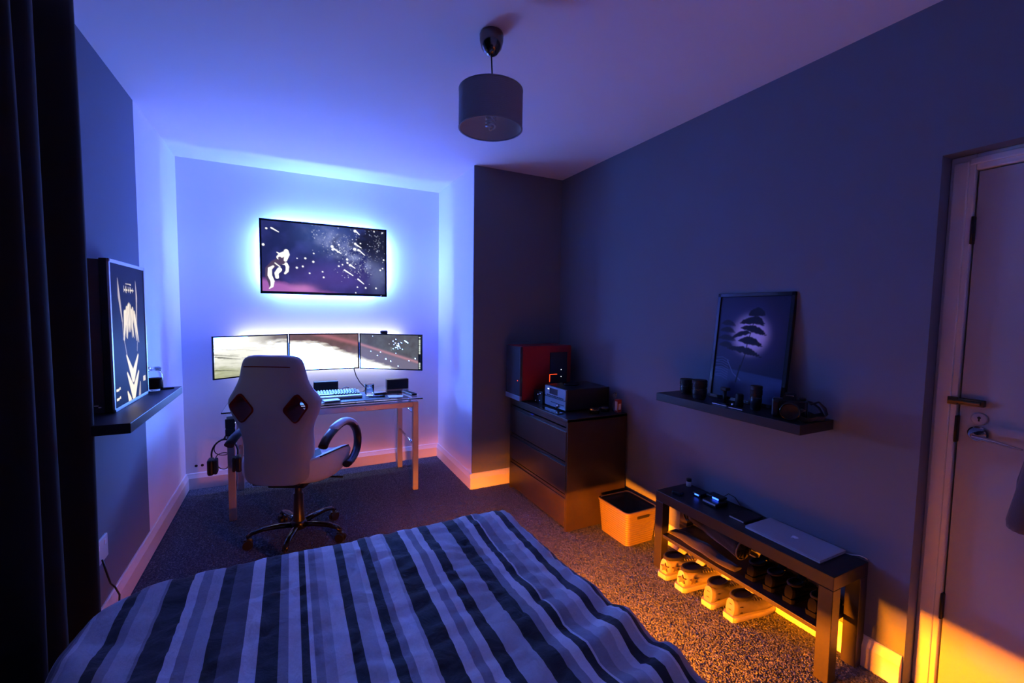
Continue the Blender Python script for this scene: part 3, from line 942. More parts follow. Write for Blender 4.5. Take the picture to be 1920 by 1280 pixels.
# seat
def seat():
    rings = []
    for y, h, zb, zt, bol in ((-.26, .15, .44, .50, .04), (-.20, .215, .40, .495, .06), (-.08, .245, .375, .49, .065), (.06, .25, .37, .485, .055), (.16, .245, .385, .485, .035), (.23, .225, .42, .475, .01), (.25, .20, .44, .462, 0)):
        sec = [(0, zb), (.6, zb), (.88, zb + .012), (1.0, zb + .045), (1.0, zt + bol * .4), (.96, zt + bol * .9), (.86, zt + bol), (.72, zt + bol * .45), (.5, zt), (0, zt - .005)]
        r = [(h * a, z) for a, z in sec]
        ring = r + [(-x, z) for x, z in r[::-1][1:-1]]
        rings.append([L(x, y, z) for x, z in ring])
    q = MB(); q.loft(rings)
    s = link('seat', q, 'white_leather', chair, sub=2)
    q = MB()
    for sx in (1, -1):
        q = MB(); q.tube([L(sx * .205, -.17, .545), L(sx * .236, -.08, .548), L(sx * .240, .06, .532), L(sx * .234, .16, .512), L(sx * .21, .225, .482)], .004, 6)
        link('piping', q, 'black_matte', s)
    q = MB(); q.box(-.03, .03, -.10, .10, -.003, .003, .003, mtx=CW @ Matrix.Translation((.13, -.05, .512)) @ Matrix.Rotation(.5, 4, 'Z') @ Matrix.Rotation(-.35, 4, 'Y'))
    link('seat_slot', q, 'black_matte', s)
seat()
m = MB(); mt = CW
m.box(-.10, .10, -.14, .12, .355, .382, .006, mtx=CW); m.box(-.15, .10, -.20, -.10, .39, .42, .006, mtx=CW)
link('seat_plate', m, 'black_matte', chair)
m = MB(); m.tube([L(.06, .02, .365), L(.2, .02, .365), L(.25, .03, .36)], .006, 8)
link('lever', m, 'black_plastic', chair)
# armrests: a rubber covered hoop each side
for sx in (1, -1):
    pth = [(-.285, .636), (-.245, .662), (-.20, .678), (-.143, .690), (-.07, .697), (0, .695), (.08, .676), (.15, .640), (.20, .59), (.216, .54), (.205, .49), (.165, .458), (.10, .438), (.03, .436)]
    pts = [Vector((y, z)) for y, z in pth]
    sm = []
    for i in range(len(pts) - 1):
        p0, p1, p2, p3 = pts[max(i - 1, 0)], pts[i], pts[i + 1], pts[min(i + 2, len(pts) - 1)]
        for t in (0, .5): sm.append(((2 * p1) + (p2 - p0) * t + (2 * p0 - 5 * p1 + 4 * p2 - p3) * t * t + (3 * p1 - p0 - 3 * p2 + p3) * t ** 3) * .5)
    sm.append(pts[-1])
    X = .272 if sx > 0 else -.212
    q = MB(); q.tube([L(X, p.x, p.y) for p in sm], .026, 12, flat=(.72, .95), up=(0, 0, 1))
    arm = link('armrest', q, 'black_plastic', chair)
    q = MB(); q.tube([L(X, p.x, p.y + .007) for p in sm[5:16]], [.016] + [.0265] * 9 + [.016], 12, flat=(.74, 1.02), up=(0, 0, 1))
    link('arm_pad', q, 'white_leather', arm)
# column and star base
m = MB(); m.lathe([(.034, .085), (.034, .11), (.030, .12), (.027, .27), (.020, .275), (.020, .36), (.03, .362)], (HX, HY, 0), 24)
link('gas_column', m, 'black_plastic', chair)
m = MB(); m.lathe([(.03, .062), (.042, .066), (.044, .10), (.036, .112)], (HX, HY, 0), 24)
link('hub', m, 'black_plastic', chair)
for i in range(5):
    a = math.radians(182 + 72 * i)
    d = Vector((math.cos(a), math.sin(a), 0)); c = Vector((HX, HY, 0))
    q = MB(); q.tube([c + d * .03 + Vector((0, 0, .088)), c + d * .10 + Vector((0, 0, .096)), c + d * .18 + Vector((0, 0, .096)), c + d * .235 + Vector((0, 0, .086)), c + d * .262 + Vector((0, 0, .066))],
                     [.021, .019, .017, .016, .014], 10, flat=(.75, 1.1))
    leg = link('base_leg', q, 'black_gloss', chair)
    e = c + d * .258; s = Vector((-d.y, d.x, 0))
    q = MB()
    for k in (-1, 1): q.cyl(e + s * k * .006 + Vector((0, 0, .026)), e + s * k * .020 + Vector((0, 0, .026)), .026, n=16)
    q.cyl(e + Vector((0, 0, .03)), e + Vector((0, 0, .07)), .007, n=8)
    q.box(-.02, .02, -.008, .008, .026, .055, .004, mtx=Matrix.Translation(e) @ Matrix.Rotation(a, 4, 'Z'))
    link('caster', q, 'black_plastic', leg, smooth_angle=40)

# ---------------------------------------------------------------- pendant lamp
LX, LYY = .703, 1.607
lamp = thing('pendant_lamp', 'grey drum shade pendant lamp hanging from the ceiling', 'lamp', (LX, LYY, ZC))
m = MB(); m.lathe([(.0, ZC), (.043, ZC - .0005), (.046, ZC - .008), (.045, ZC - .03), (.038, ZC - .055), (.022, ZC - .076), (.008, ZC - .083), (0, ZC - .083)], (LX, LYY, 0), 28, cap=False)
link('ceiling_rose', m, 'dark_chrome', lamp)
m = MB(); m.tube([(LX, LYY, ZC - .08), (LX + .004, LYY, 2.25), (LX + .003, LYY, 2.15)], .003, 8)
link('cord', m, 'black_plastic', lamp)
SZ0, SZ1, SR = 2.046, 2.186, .1225
m = MB(); m.lathe([(SR, SZ0), (SR, SZ1)], (LX, LYY, 0), 64, cap=False)
m2 = [(SR + .0005 * math.sin(i * 2.2), SZ0 + (SZ1 - SZ0) * i / 60) for i in range(61)]
m = MB(); m.lathe(m2, (LX, LYY, 0), 64, cap=False)
sh = link('shade', m, 'shade', lamp)
m = MB(); m.lathe([(SR - .003, SZ0 + .001), (SR - .003, SZ1 - .001)], (LX, LYY, 0), 64, cap=False)
link('shade_lining', m, 'shade_in', sh)
for z in (SZ0, SZ1):
    m = MB(); m.lathe([(SR - .004, z - .002), (SR + .0012, z - .002), (SR + .0012, z + .002), (SR - .004, z + .002), (SR - .004, z - .002)], (LX, LYY, 0), 64, cap=False)
    link('rim', m, 'shade', sh)
m = MB()
for a in (0, 2 * PI / 3, 4 * PI / 3): m.cyl((LX, LYY, 2.15), (LX + (SR - .003) * math.cos(a), LYY + (SR - .003) * math.sin(a), SZ1 - .004), .0018, n=6)
m.lathe([(.014, 2.125), (.018, 2.13), (.018, 2.17), (.010, 2.185)], (LX, LYY, 0), 16)
link('lamp_holder', m, 'mark_white', lamp)
m = MB()
for k in range(2):
    m.tube([(LX + .017 * math.cos(t + k * PI), LYY + .017 * math.sin(t + k * PI), 2.105 - .055 * t / 14) for t in np.linspace(0, 14, 60)], .0048, 8)
link('spiral_bulb', m, 'bulb', lamp)

# ---------------------------------------------------------------- left shelf, lit picture, candle jar
shL = thing('wall_shelf', 'black floating shelf on the left wall by the curtain', 'shelf', (XL, 2.32, .905))
m = MB(); m.box(XL, -.497, 1.915, 2.73, .906, .942, .002)
link('board', m, 'black_wood', shL)
LZT = .9425
def poster():
    P = Pic(110, 170, .435 / .535)
    U, V = P.U, P.V
    P.p[:] = srgb(13, 15, 42)
    P.mix(np.exp(-((U - .5) ** 2 / .08 + (V - .5) ** 2 / .2)) * .5, srgb(24, 28, 66))
    C = srgb(255, 238, 205) * 1.05
    G = srgb(190, 176, 168)
    # blades
    P.mix(P.seg([(.20, .10), (.22, .22), (.285, .40)], [.004, .022, .010]), G)
    P.mix(P.seg([(.725, .10), (.745, .22), (.72, .42)], [.004, .018, .010]), G)
    P.mix(P.seg([(.285, .38), (.30, .5), (.38, .66)], .006, .01), G * .8); P.mix(P.seg([(.72, .40), (.74, .5), (.70, .64)], .006, .01), G * .8)
    # leafy tuft
    r = np.random.default_rng(3)
    for i in range(26):
        x0 = r.uniform(.36, .68); x1 = x0 + (x0 - .52) * .5 + r.uniform(-.05, .05)
        y0 = .30 + .35 * abs(x0 - .50) + r.uniform(-.02, .03); y1 = y0 + r.uniform(.12, .22)
        P.mix(P.seg([(x0, y0), (x1, y1)], [.022, .004]), C * r.uniform(.55, 1.0))
    # chevrons
    for y, wv in ((.66, .045), (.79, .05)):
        P.mix(P.seg([(.37, y), (.545, y + .17), (.72, y + .02)], [.010, wv, .012]), C)
    P.mix(P.seg([(.36, .93), (.42, 1.0)], [.01, .035]), C); P.mix(P.seg([(.76, .90), (.73, 1.0)], [.01, .03]), G)
    # small title blocks and corner marks
    for i, (a, b) in enumerate(((.36, .05), (.42, .06), (.49, .045), (.545, .07), (.62, .045))):
        P.mix(P.poly([(a, .145 + .004 * i), (a + b * .28, .145), (a + b * .28, .195 + .003 * i), (a, .19)]), C * .9)
        P.mix(P.poly([(a, .165), (a + b * .9, .168), (a + b * .9, .180), (a, .178)]), C * .8)
    P.mix(P.poly([(.42, .125), (.58, .130), (.58, .137), (.42, .133)]), C * .7)
    P.mix(P.poly([(.05, .875), (.16, .868), (.16, .885), (.05, .892)]), C); P.mix(P.poly([(.05, .94), (.16, .933), (.16, .95), (.05, .957)]), C)
    P.mix(P.poly([(.87, .86), (.95, .86), (.95, .905), (.87, .905)]), C * .8)
    return P.p
PX, PY0, PY1, PZ1 = -.592, 2.117, 2.560, 1.517
root = thing('lit_picture', 'upright lit picture in a silver frame with pale chevrons on dark blue', 'picture', (-.64, 2.34, LZT))
m = MB(); m.box(-.700, PX - .028, PY0 + .004, PY1 - .004, LZT, PZ1 - .004, .003)
bx = link('box', m, mat('side_cloth', (.075, .062, .060), .85, bump=(400, .4, .001)), root)
m = MB(); m.box(PX - .0285, PX - .006, PY0, PY1, LZT, PZ1, .002)
link('inner_frame', m, 'black_plastic', root)
fw = .013
m = MB(); m.box(PX - .007, PX, PY0, PY1, LZT, LZT + fw, .001); m.box(PX - .007, PX, PY0, PY1, PZ1 - fw, PZ1, .001); m.box(PX - .007, PX, PY0, PY0 + fw, LZT, PZ1, .001); m.box(PX - .007, PX, PY1 - fw, PY1, LZT, PZ1, .001)
link('silver_frame', m, 'alu', root)
grid_picture('picture_face', poster(), (PX - .003, PY0 + fw, PZ1 - fw), (0, PY1 - PY0 - 2 * fw, 0), (0, 0, -(PZ1 - LZT - 2 * fw)), 'screen_poster', root)
m = MB(); m.box(-.652, -.640, PY0 + .0025, PY0 + .0045, LZT + .028, LZT + .032); m.box(-.640, -.632, PY0 + .0025, PY0 + .0045, LZT + .022, LZT + .026)
link('badge', m, 'mark_white', bx)
root = thing('candle_jar', 'lidded glass candle jar on the left shelf behind the lit picture', 'jar', (-.590, 2.640, LZT))
m = MB(); m.lathe([(0, 0), (.032, 0), (.035, .006), (.035, .075), (.028, .090), (.026, .096), (.024, .096), (.026, .088), (.032, .074), (.032, .008), (0, .006)], (-.590, 2.640, LZT), 28, cap=False)
link('jar_body', m, 'thin_glass', root)
m = MB(); m.lathe([(0, .0075), (.0315, .0085), (.0315, .058), (0, .058)], (-.590, 2.640, LZT), 24, cap=False)
link('wax', m, 'wax', root)
m = MB(); m.lathe([(0, .0965), (.028, .0965), (.030, .100), (.030, .106), (.022, .112), (0, .113)], (-.590, 2.640, LZT), 24, cap=False)
link('lid', m, 'glass', root)
slab('lighter', 'small flat dark lighter on the left shelf beside the candle jar', 'lighter', -.545, 2.655, LZT, .055, .02, .008, .4, 'black_plastic')

# ---------------------------------------------------------------- chest of drawers
DX0, DX1, DYa, DYb, DTOP = 1.478, 1.940, 2.177, 2.955, .700
chest = thing('chest_of_drawers', 'black brown three drawer chest against the chimney wall', 'chest', ((DX0 + DX1) / 2, 2.56, 0))
m = MB(); m.box(DX0 + .004, DX1, DYa, DYa + .02, 0, DTOP - .002, .002)
link('side_panel', m, 'brown_wood', chest)
m = MB(); m.box(DX0 + .004, DX1, DYb - .02, DYb, 0, DTOP - .002, .002)
link('side_panel', m, 'brown_wood', chest)
m = MB(); m.box(DX0, DX1, DYa, DYb, DTOP - .020, DTOP, .002); m.box(DX0 + .003, DX0 + .02, DYa + .02, DYb - .02, DTOP - .048, DTOP - .020)
link('top', m, 'brown_wood', chest)
m = MB(); m.box(DX1 - .008, DX1, DYa + .02, DYb - .02, .06, DTOP - .02)
link('back_panel', m, 'brown_wood', chest)
m = MB(); m.box(DX0 + .03, DX0 + .05, DYa + .02, DYb - .02, .02, .07)
link('plinth', m, 'brown_wood', chest)
for z0, z1 in ((.440, .640), (.238, .428), (.030, .226)):
    q = MB(); q.box(DX0, DX0 + .018, DYa + .012, DYb - .012, z0, z1 - .018, .002); q.box(DX0 + .009, DX0 + .02, DYa + .022, DYb - .022, z1 - .02, z1)
    q.box(DX0 + .02, DX1 - .02, DYa + .03, DYb - .03, z0 + .02, z0 + .03)
    link('drawer_front', q, 'brown_wood', chest)
# something blue caught in the top drawer
slab('blue_tab', 'small blue tab poking out of the top drawer gap', 'tab', DX0 - .002, 2.60, .640, .014, .035, .006, 0, mat('blue_cloth', (.03, .06, .5), .7), .002)

# computer case
def pc():
    x0, x1, y0, y1, z0, z1 = 1.452, 1.885, 2.752, 2.978, DTOP, 1.10
    root = thing('computer_case', 'red and black tower computer on the chest of drawers', 'computer', ((x0 + x1) / 2, (y0 + y1) / 2, z0))
    for (a, b) in ((x0 + .04, y0 + .03), (x0 + .04, y1 - .03), (x1 - .04, y0 + .03), (x1 - .04, y1 - .03)):
        q = MB(); q.lathe([(.014, 0), (.016, .008)], (a, b, z0 + .0005), 12)
        link('foot', q, 'black_plastic', root)
    z0 += .008
    q = MB(); q.box(x0 + .02, x1, y0 + .004, y1, z0, z1 - .002, .003)
    link('case_body', q, 'black_plastic', root)
    q = MB(); q.box(x0 + .012, x1 - .002, y0, y1, z1 - .006, z1, .002)
    link('top_panel', q, 'red_panel', root)
    q = MB()
    q.box(x0 + .014, 1.70, y0, y0 + .006, z0, z1 - .006, .001); q.box(1.70, x1 - .03, y0, y0 + .006, z1 - .05, z1 - .006, .001); q.box(x1 - .03, x1, y0, y0 + .006, z0, z1 - .006, .001)
    q.box(1.70, x1 - .03, y0, y0 + .006, z0, z0 + .10, .001)
    link('side_panel', q, 'red_panel', root)
    q = MB(); q.box(1.705, x1 - .034, y0 + .001, y0 + .005, z0 + .104, z1 - .054)
    link('side_window', q, 'window_dark', root)
    q = MB(); q.box(x0, x0 + .022, y0 - .002, y1 + .001, z0 - .002, z1 - .004, .005)
    fr = link('front_panel', q, 'window_dark', root)
    q = MB(); q.box(x0 - .002, x0 + .018, y0 - .003, y1 + .002, z0 - .003, z0 + .035, .004)
    link('front_trim', q, 'silver_face', fr)
    q = MB(); q.box(x0 - .0015, x0 + .001, y0 + .03, y0 + .036, z0 + .14, z0 + .146)
    link('drive_light', q, 'red_led', fr)
    q = MB(); q.box(1.70, 1.703, y0 - .001, y0 + .002, z0 + .125, z0 + .18); q.box(1.703, 1.765, y0 - .001, y0 + .002, z0 + .177, z0 + .18)
    link('light_strip', q, 'red_led', root)
    for x, z in ((1.80, z0 + .212), (1.80, z0 + .160)):
        q = MB(); q.lathe([(0, -.002), (.003, -.002), (.003, 0), (0, 0)], (x, y0 - .0005, z), 10, axis='y', cap=False)
        link('indicator', q, 'white_led', root)
pc()
# hi-fi
def hifi():
    x0, x1, y0, y1, z0, z1 = 1.572, 1.925, 2.34, 2.605, DTOP, .848
    root = thing('hifi_unit', 'black compact hi-fi with a silver front on the chest of drawers', 'hi-fi', ((x0 + x1) / 2, (y0 + y1) / 2, z0))
    for (a, b) in ((x0 + .03, y0 + .03), (x0 + .03, y1 - .03), (x1 - .03, y0 + .03), (x1 - .03, y1 - .03)):
        q = MB(); q.lathe([(.014, 0), (.014, .008)], (a, b, z0 + .0005), 12); link('foot', q, 'black_plastic', root)
    z0 += .008
    q = MB(); q.box(x0 + .008, x1, y0, y1, z0, z1, .006, 3)
    link('case_body', q, 'black_plastic', root)
    q = MB(); q.box(x0, x0 + .010, y0 + .004, y1 - .004, z0 + .066, z1 - .004, .002)
    f1 = link('tuner_front', q, 'silver_face', root)
    q = MB(); q.box(x0, x0 + .010, y0 + .004, y1 - .004, z0 + .002, z0 + .060, .002)
    f2 = link('disc_front', q, 'silver_face', root)
    q = MB(); q.box(x0 - .001, x0 + .002, y0 + .10, y0 + .20, z0 + .085, z0 + .125)
    link('display', q, 'window_dark', f1)
    q = MB()
    for i in range(10): q.box(x0 - .003, x0 + .002, y0 + .03 + i * .021, y0 + .043 + i * .021, z0 + .071, z0 + .078, .001, 1)
    link('buttons', q, 'black_plastic', f1)['kind'] = 'stuff'
    q = MB(); q.box(x0 - .0012, x0 + .001, y0 + .205, y0 + .225, z0 + .112, z0 + .118)
    link('clock_light', q, 'white_led', f1)
    q = MB(); q.box(x0 - .002, x0 + .002, y0 + .02, y0 + .18, z0 + .030, z0 + .034, .001)
    link('disc_slot', q, 'black_matte', f2)
    q = MB(); q.lathe([(0, -.012), (.011, -.012), (.012, 0), (0, 0)], (x0 + .001, y0 + .09, z0 + .018), 16, axis='x', cap=False)
    link('knob', q, 'chrome', f2)
hifi()
root = thing('round_dish', 'black round dish on top of the hi-fi', 'dish', (1.72, 2.50, .8485))
m = MB(); m.lathe([(0, 0), (.05, 0), (.062, .010), (.06, .012), (.048, .004), (0, .004)], (1.72, 2.50, .8485), 28, cap=False); link('bowl', m, 'black_gloss', root)
m = MB(); m.lathe([(0, .0042), (.009, .0042), (.007, .009), (0, .010)], (1.71, 2.46, .8485), 12, cap=False); link('coin', m, 'chrome', root)
root = thing('audio_box', 'small black box with silver knobs between computer and hi-fi', 'box', (1.62, 2.665, DTOP))
m = MB(); m.box(1.56, 1.72, 2.615, 2.735, DTOP + .0005, .79, .004); link('case_body', m, 'black_plastic', root)
for y, z in ((2.635, .775), (2.665, .765), (2.64, .725), (2.70, .715)):
    q = MB(); q.lathe([(0, -.010), (.006, -.010), (.007, 0), (0, 0)], (1.561, y, z), 12, axis='x', cap=False); link('knob', q, 'chrome', root)
for x, y, lab in ((1.735, 2.252, 'clear plastic tub beside the hi-fi, nearer one'), (1.835, 2.275, 'clear plastic tub beside the hi-fi, one touching the small carton')):
    root = thing('plastic_tub', lab, 'tub', (x, y, DTOP), 0, 'clear tubs on the chest')
    m = MB(); m.lathe([(0, .0005), (.030, .0005), (.034, .024), (.032, .024), (.029, .003), (0, .003)], (x, y, DTOP), 20, cap=False); link('tub', m, 'thin_glass', root)
    m = MB(); m.lathe([(0, .0245), (.036, .0245), (.036, .029), (0, .029)], (x, y, DTOP), 20, cap=False); link('lid', m, 'glass', root)
root = thing('carton', 'small red and white carton on the corner of the chest', 'carton', (1.90, 2.225, DTOP))
m = MB(); m.box(1.885, 1.918, 2.208, 2.236, DTOP + .0005, .785, .001); link('box', m, mat('carton_red', (.32, .05, .03), .55), root)
m = MB(); m.box(1.8845, 1.8855, 2.210, 2.234, DTOP + .012, .772); link('white_label', m, 'paper', root)
m = MB(); m.box(1.893, 1.912, 2.2072, 2.2082, DTOP + .02, .758); link('white_label', m, 'paper', root)
root = thing('bulb_ornament', 'small clear round stopper behind the carton on the chest', 'ornament', (1.905, 2.255, DTOP))
m = MB(); m.lathe([(0, .0005), (.014, .0005), (.014, .06), (.006, .075), (.006, .085), (.012, .095), (.014, .108), (.009, .120), (0, .124)], (1.900, 2.258, DTOP), 16, cap=False); link('bottle', m, 'glass', root)
slab('dark_case', 'flat black case along the front edge of the chest top', 'case', 1.515, 2.42, DTOP, .05, .20, .006, .05, 'black_gloss')

# ---------------------------------------------------------------- woven basket
def basket():
    x0, x1, y0, y1, h = 1.690, 1.930, 1.868, 2.140, .200
    root = thing('storage_basket', 'pale woven plastic storage basket between chest and bench', 'basket', ((x0 + x1) / 2, (y0 + y1) / 2, 0))
    cx, cy = (x0 + x1) / 2, (y0 + y1) / 2
    def loop(hw, hd, n=112, r=.025):
        out = []
        P = [(hw - r, hd - r, 0), (-(hw - r), hd - r, PI / 2), (-(hw - r), -(hd - r), PI), (hw - r, -(hd - r), 1.5 * PI)]
        for i, (px, py, a0) in enumerate(P):
            for k in range(7):
                a = a0 + PI / 2 * k / 6; out.append(Vector((px + r * math.cos(a), py + r * math.sin(a))))
            nx = P[(i + 1) % 4]
            e0 = out[-1]; e1 = Vector((nx[0] + r * math.cos(nx[2]), nx[1] + r * math.sin(nx[2])))
            for k in range(1, 24): out.append(e0.lerp(e1, k / 24))
        return out
    rings = []
    nz = 62
    def shell(zs, inset, wave):
        rs = []
        for z in zs:
            t = z / h
            L2 = loop((x1 - x0) / 2 - .016 * (1 - t) - inset, (y1 - y0) / 2 - .016 * (1 - t) - inset)
            ring = []
            n = len(L2)
            for i, p in enumerate(L2):
                d = p.normalized()
                tang = (L2[(i + 1) % n] - L2[i - 1]).normalized(); nrm = Vector((tang.y, -tang.x))
                o = wave * math.sin(z / h * 2 * PI * 15) + wave * .5 * math.sin(z / h * 2 * PI * 15) * (1 if i % 2 else -1)
                q2 = p + nrm * o
                ring.append(Vector((cx + q2.x, cy + q2.y, z + .001)))
            rs.append(ring)
        return rs
    zs = [h * i / (nz - 1) for i in range(nz)]
    outer = shell(zs, 0, .0022)
    inner = shell(zs[::-1][:-2:3], .006, .0012)
    q = MB(); q.loft(outer + inner, cap=True)
    link('basket_body', q, 'basket', root)
    L2 = loop((x1 - x0) / 2 + .003, (y1 - y0) / 2 + .003)
    L3 = loop((x1 - x0) / 2 - .009, (y1 - y0) / 2 - .009)
    rr = []
    for (A, z) in ((L2, h - .008), (L2, h + .004), (L3, h + .005), (L3, h - .006), (L2, h - .008)): rr.append([Vector((cx + p.x, cy + p.y, z)) for p in A])
    q = MB(); q.loft(rr, cap=False)
    link('rim', q, 'basket', root)
    q = MB(); q.box(cx - .045, cx + .045, y0 - .0045, y0 + .004, h - .040, h - .024, .004)
    link('handle_slot', q, 'lining', root)
    q = MB(); q.box(cx - .045, cx + .045, y1 - .004, y1 + .0045, h - .040, h - .024, .004)
    link('handle_slot', q, 'lining', root)
basket()

# ---------------------------------------------------------------- low bench with shelf
BX0, BX1, BY0, BY1, BT = 1.722, 1.955, .830, 1.690, .410
bench = thing('bench', 'low black bench with an open shelf along the right wall', 'bench', ((BX0 + BX1) / 2, (BY0 + BY1) / 2, 0))
m = MB(); m.box(BX0, BX1, BY0, BY1, BT - .052, BT, .002); link('top', m, 'black_wood', bench)
for x in (BX0, BX1 - .05):
    for y in (BY0, BY1 - .05):
        m = MB(); m.box(x, x + .05, y, y + .05, 0, BT - .0525, .002); link('leg', m, 'black_wood', bench)
m = MB(); m.box(BX0 + .004, BX1, BY0 + .05, BY1 - .05, .172, .190, .002); link('shelf', m, 'black_wood', bench)
SH = .1905
BT2 = BT + .0005
# bottle, charger, wallet, laptop
root = thing('pill_bottle', 'tiny white bottle with black cap at the back of the bench', 'bottle', (1.925, 1.655, BT))
m = MB(); m.lathe([(0, 0), (.0135, 0), (.0135, .024), (.011, .026), (0, .026)], (1.925, 1.655, BT2), 16, cap=False); link('bottle_body', m, 'paper', root)
m = MB(); m.lathe([(0, .0265), (.0135, .0265), (.0135, .040), (.012, .042), (0, .042)], (1.925, 1.655, BT2), 16, cap=False); link('cap', m, 'black_plastic', root)
root = thing('charging_dock', 'black charging dock with two blue lights on the bench', 'charger', (1.86, 1.46, BT))
m = MB(); m.box(1.815, 1.90, 1.395, 1.475, BT2, BT + .022, .004); m.box(1.86, 1.915, 1.41, 1.49, BT + .022, BT + .034, .004); link('dock_body', m, 'black_plastic', root)
m = MB(); m.box(1.858, 1.8605, 1.418, 1.452, BT + .024, BT + .031); link('blue_light', m, 'blue_led', root)
m = MB(); m.box(1.845, 1.90, 1.51, 1.56, BT2, BT + .020, .004); link('dock_body', m, 'black_plastic', root)
m = MB(); m.box(1.8435, 1.846, 1.522, 1.546, BT + .009, BT + .015); link('blue_light', m, 'blue_led', root)
m = MB(); m.box(1.8125, 1.8150, 1.40, 1.47, BT + .012, BT + .019); link('silver_edge', m, 'alu', root)
m = MB(); m.tube([(1.90, 1.43, BT + .025), (1.935, 1.42, BT + .045), (1.945, 1.39, BT + .035), (1.943, 1.36, BT + .008), (1.945, 1.30, BT + .004)], .002, 6); link('dock_cable', m, 'black_plastic', root)
slab('small_case', 'small black case lying at the far end of the bench top', 'case', 1.785, 1.60, BT2, .035, .05, .016, .2, 'black_plastic', .004)
root = thing('black_wallet', 'black wallet lying beside the laptop on the bench', 'wallet', (1.87, 1.275, BT))
m = MB(); m.box(1.80, 1.93, 1.235, 1.315, BT2, BT + .010, .003); link('body', m, 'black_matte', root)
m = MB(); m.box(1.7985, 1.8005, 1.24, 1.31, BT + .002, BT + .008); link('silver_edge', m, 'alu', root)
lap = thing('laptop', 'closed silver laptop on the near end of the bench', 'laptop', (1.86, 1.055, BT))
m = MB(); m.box(1.768, 1.945, .902, 1.210, BT2, BT + .007, .002); link('base', m, 'alu', lap)
m = MB(); m.box(1.768, 1.945, .902, 1.210, BT + .0075, BT + .013, .002); lid = link('lid', m, 'lid_grey', lap)
def fruit_mark(cx, cy, z, s):
    """bitten round fruit emblem with a leaf, seen upright from the wall side"""
    pts = []
    for a in np.linspace(0, 2 * PI, 40, endpoint=False):
        r = 1 + .10 * math.cos(2 * a) - .22 * math.exp(-((a - PI / 2) / .28) ** 2) - .12 * math.exp(-((a - 1.5 * PI) / .25) ** 2)
        x, y = r * math.cos(a) * .92, r * math.sin(a)
        d = math.hypot(x - 1.08, y - .12)
        if d < .48:
            k = .48 / max(d, 1e-4); x, y = 1.08 + (x - 1.08) * k, .12 + (y - .12) * k
        pts.append((x, y))
    leaf = [(.0, 1.0), (.08, 1.32), (.36, 1.55), (.36, 1.28), (.18, 1.06)]
    R = Matrix.Translation((cx, cy, z)) @ Matrix.Rotation(PI / 2, 4, 'Z') @ Matrix.Scale(s, 4)
    q = MB(); q.prism(pts, .0006 / s, mtx=R); q.prism(leaf, .0006 / s, mtx=R)
    return q
link('emblem', fruit_mark(1.862, 1.052, BT + .0128, .0135), 'mark_white', lid)
m = MB(); m.tube([(1.935, .902, BT + .005), (1.94, .88, BT + .006), (1.950, .86, BT + .012), (1.956, .845, BT + .010), (1.9625, .838, BT + .004)], .002, 6)
tag(link('laptop_cable', m, 'paper'), 'thin white cable leading from the laptop to the wall', 'cable')

# rolled umbrella on the bench shelf
root = thing('umbrella', 'rolled dark umbrella with a hooked handle on the bench shelf', 'umbrella', (1.83, 1.45, SH))
m = MB(); n = 22
ax0, ax1 = Vector((1.878, 1.590, .280)), Vector((1.850, 1.268, .262))
rings = []
d = (ax1 - ax0).normalized(); s1 = d.cross(Vector((0, 0, 1))).normalized(); s2 = s1.cross(d)
for t in np.linspace(0, 1, 14):
    r0 = .020 + .025 * t ** .8
    ring = []
    for k in range(28):
        a = 2 * PI * k / 28
        rr = r0 * (1 + .09 * math.sin(6 * a + t * 5))
        ring.append(ax0.lerp(ax1, t) + (s1 * math.cos(a) + s2 * math.sin(a)) * rr)
    rings.append(ring)
m.loft(rings); canopy = link('canopy', m, 'fabric_grey', root)
m = MB(); m.tube([ax1 + (s1 * math.cos(a) + s2 * math.sin(a)) * .045 for a in np.linspace(0, 2 * PI, 29)], .004, 6)
link('canopy_hem', m, 'shoe_grey', canopy)
m = MB()
for k in range(8):
    a = 2 * PI * k / 8
    m.cyl(ax1 + d * .003, ax1 + d * .004 + (s1 * math.cos(a) + s2 * math.sin(a)) * .045, .002, n=6)
link('ribs', m, 'black_matte', canopy)
m = MB(); c0 = ax0 - d * .028 + Vector((0, 0, -.002))
m.tube([ax0, ax0 - d * .01] + [c0 + d * (-.026 * math.cos(a)) + Vector((0, 0, .036 * math.sin(a))) + d * .0 for a in np.linspace(2.4, -2.4, 16)], .0055, 8)
link('handle', m, 'black_plastic', root)
# folded cloth below it
root_rings = []
for i in range(18):
    t = i / 17
    y = 1.628 - .385 * t
    hgt = .016 + .012 * math.sin(t * PI) * (1 + .5 * math.sin(t * 14))
    hw2 = .030 + .014 * math.sin(t * PI + .3)
    cxx = 1.785 + .012 * math.sin(t * 6)
    ring = []
    for k in range(16):
        a = 2 * PI * k / 16
        ring.append(Vector((cxx + hw2 * math.cos(a) * (1 + .1 * math.sin(5 * a + t * 8)), y, SH + .001 + max(0, hgt * .5 + hgt * .5 * math.sin(a) * (1 + .2 * math.sin(3 * a + 9 * t))))))
    root_rings.append(ring)
m = MB(); m.loft(root_rings)
tag(link('folded_cloth', m, 'fabric_grey', loc=(1.785, 1.42, SH)), 'crumpled dark cloth under the umbrella on the bench shelf', 'cloth')

